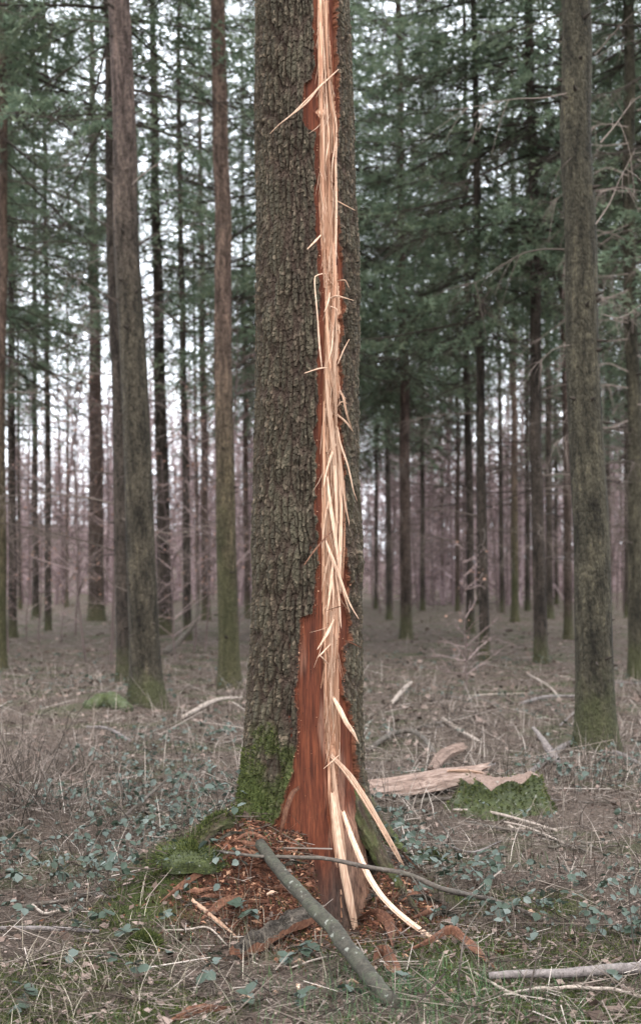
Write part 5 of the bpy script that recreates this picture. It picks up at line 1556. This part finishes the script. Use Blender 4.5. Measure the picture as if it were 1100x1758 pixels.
# bramble leaves
LT = np.array([(0, 0, 0), (.22, .34, .07), (.62, .36, .08), (1.0, 0, -.04), (.62, -.36, .08), (.22, -.34, .07), (.45, 0, -.02)])
LF = np.array([(0, 6, 1), (1, 6, 2), (2, 6, 3), (3, 6, 4), (4, 6, 5), (5, 6, 0)])


def bramble_mask(a, b_):
    s = fbm(a * .9 + 3, b_ * .7, 38, 3)
    side = .35 + 1.0 * np.exp(-((a / b_ + .10) / .07) ** 2 - ((b_ - 9.8) / 2.2) ** 2) + 1.1 * np.exp(-((a / b_ - .12) / .11) ** 2 - ((b_ - 8.7) / 1.8) ** 2)
    return np.clip(sstep(.47, .57, s) * side * 1.1 + .04 * side, 0, 1) * (b_ > 5.9)


x, y, r = frustum(9500, 5.6, 24, 507, .28, bramble_mask)
n = len(x); h0 = r.uniform(.03, .17, n); a0 = r.uniform(0, 6.28, n); sz = np.exp(r.normal(-3.5, .32, n)).clip(.016, .055)
cen = np.stack([x, y, gh(x, y) + h0], 1)
parts = []
for da in (0, 2.0, -2.0):
    k = r.random(n) < (1 if da == 0 else .8)
    yaw = a0 + da; c2 = cen + np.stack([np.cos(yaw), np.sin(yaw), 0 * yaw], 1) * .008
    parts.append(stamp(LT, LF, rotm(yaw[k], r.normal(0, .5, k.sum()), r.normal(.2, .5, k.sum()), sz[k]), c2[k], r.random(k.sum())))
o = build('bramble_cover', join(parts), M['bramble'])
tag(o, 'low carpet of blue-green bramble leaves on the forest floor', 'brambles', kind='stuff')
q = np.linspace(0, 1, 3)
P = np.stack([x, y, gh(x, y)], 1)[:, None] * (1 - q)[None, :, None] + cen[:, None] * q[None, :, None] + r.normal(0, .015, (n, 3, 3)) * (1 - q)[None, :, None]
o = build('bramble_stalks', tubes(P, np.full((n, 3), .0014), 3, r.random(n) * .6), M['litter'])
tag(o, 'thin stalks of the bramble carpet', 'brambles', kind='stuff')

# near bramble sprigs, each a plant with its leaves
LEAF = mesh('leaf', LT * .048, LF, M['bramble'], True, {'rnd': np.full(len(LT), .45)})
LEAF2 = mesh('leaf', LT * .04 * np.array([1, 1.1, 1.6]), LF, M['bramble'], True, {'rnd': np.full(len(LT), .8)})
LEAF3 = mesh('leaf', LT * .056, LF, M['bramble'], True, {'rnd': np.full(len(LT), .25)})
sprigs = [(40, 1480, 'l'), (75, 1495, 'l'), (20, 1520, 'l'), (165, 1595, 'l'), (200, 1590, 'l'), (155, 1602, 'l'), (195, 1625, 'l'), (225, 1622, 'l'), (170, 1675, 'l'), (55, 1720, 'l'), (35, 1735, 'l'), (280, 1585, 'l'),
          (280, 1560, 'l'), (330, 1645, 'l'), (360, 1655, 'l'), (390, 1680, 'm'), (345, 1700, 'm'), (400, 1735, 'm'), (430, 1590, 'm'), (400, 1575, 'm'), (520, 1660, 'm'), (488, 1665, 'm'), (540, 1640, 'm'), (640, 1720, 'm'),
          (690, 1695, 'r'), (735, 1560, 'r'), (900, 1630, 'r'), (930, 1560, 'r'), (1020, 1575, 'r'), (1085, 1620, 'r'), (1075, 1600, 'r'), (1060, 1700, 'r'), (830, 1480, 'r'), (990, 1520, 'r'), (255, 1690, 'l'), (120, 1660, 'l'), (510, 1730, 'm'), (880, 1590, 'r')]
LB = {'l': 'blue-green bramble sprig in the mossy ground left of the red litter', 'm': 'dark bramble sprig between the bark slab and the mossy ground', 'r': 'blue-green bramble sprig in the grass right of the lichened limb'}
GB = {'l': 'bramble sprigs left', 'm': 'bramble sprigs by the bark slab', 'r': 'bramble sprigs right'}
for k, (px, py, s) in enumerate(sprigs):
    b0 = gpt(px, py); rr = np.random.default_rng(900 + k)
    e = empty('bramble_sprig', tuple(b0)); tag(e, LB[s], 'bramble', GB[s])
    tipv = b0 + np.array([rr.normal(0, .04), rr.normal(0, .04), rr.uniform(.03, .08)])
    P = resample(np.array([b0 - [0, 0, .01], (b0 + tipv) / 2 + rr.normal(0, .008, 3), tipv]), 8)
    build('stalk', tubes(P, np.linspace(.002, .001, 8), 5, [.4]), M['litter'], e)
    a0 = rr.uniform(0, 6.28)
    for j in range(rr.integers(3, 7)):
        at_ = P[-1] if j < 3 else P[rr.integers(3, 7)]
        lo = link('leaf', (LEAF, LEAF2, LEAF3)[rr.integers(0, 3)], e, tuple(at_ - b0))
        lo.rotation_euler = (rr.normal(0, .3), rr.normal(.1, .3), a0 + j * 2.1 + rr.normal(0, .3))
        lo.scale = (rr.uniform(.7, 1.2),) * 3

# dry brush on the left
def brush(px, py, H, n, label, seed, spread=.5):
    r = np.random.default_rng(seed); c = gpt(px, py)
    e = empty('dry_shrub', tuple(c)); tag(e, label, 'shrub')
    b = c + np.stack([r.normal(0, spread, n), r.normal(0, spread, n), np.zeros(n)], 1); b[:, 2] = gh(b[:, 0], b[:, 1]) - .02
    az = r.uniform(0, 6.28, n); el = r.uniform(.3, 1.4, n); l = H * r.uniform(.4, 1.1, n)
    d = np.stack([np.cos(az) * np.cos(el), np.sin(az) * np.cos(el), np.sin(el)], 1)
    q = np.linspace(0, 1, 6)
    P = b[:, None] + d[:, None] * (l[:, None] * q)[..., None]; P[..., 2] -= (l * r.uniform(0, .5, n))[:, None] * q ** 2
    P += r.normal(0, .02 * H, (n, 6, 3)) * q[None, :, None]
    t1 = tubes(P, np.tile(np.linspace(.004, .0015, 6), (n, 1)), 3, r.random(n))
    m_ = n * 5; bi = np.repeat(np.arange(n), 5); k = r.integers(1, 6, m_)
    d2 = nrm(d[bi] + r.normal(0, .7, (m_, 3))); l2 = l[bi] * r.uniform(.12, .4, m_); q = np.linspace(0, 1, 4)
    P2 = P[bi, k][:, None] + d2[:, None] * (l2[:, None] * q)[..., None] + r.normal(0, .01, (m_, 4, 3)) * q[None, :, None]
    build('twigs', join([t1, tubes(P2, np.tile(np.linspace(.002, .001, 4), (m_, 1)), 3, r.random(m_))]), M['limb'], e)['kind'] = 'stuff'


brush(20, 1400, .75, 150, 'dense dry brown brush at the edge of the bramble carpet', 951, .35)
brush(80, 1330, .55, 80, 'thin dry brush beyond the dense dry brown brush', 952, .4)
brush(1085, 1330, .45, 60, 'dry grey twigs heaped beside the thick grey-brown conifer', 953, .4)
brush(690, 1245, .35, 50, 'low dry twigs heaped behind the bent arch branch', 954, .5)
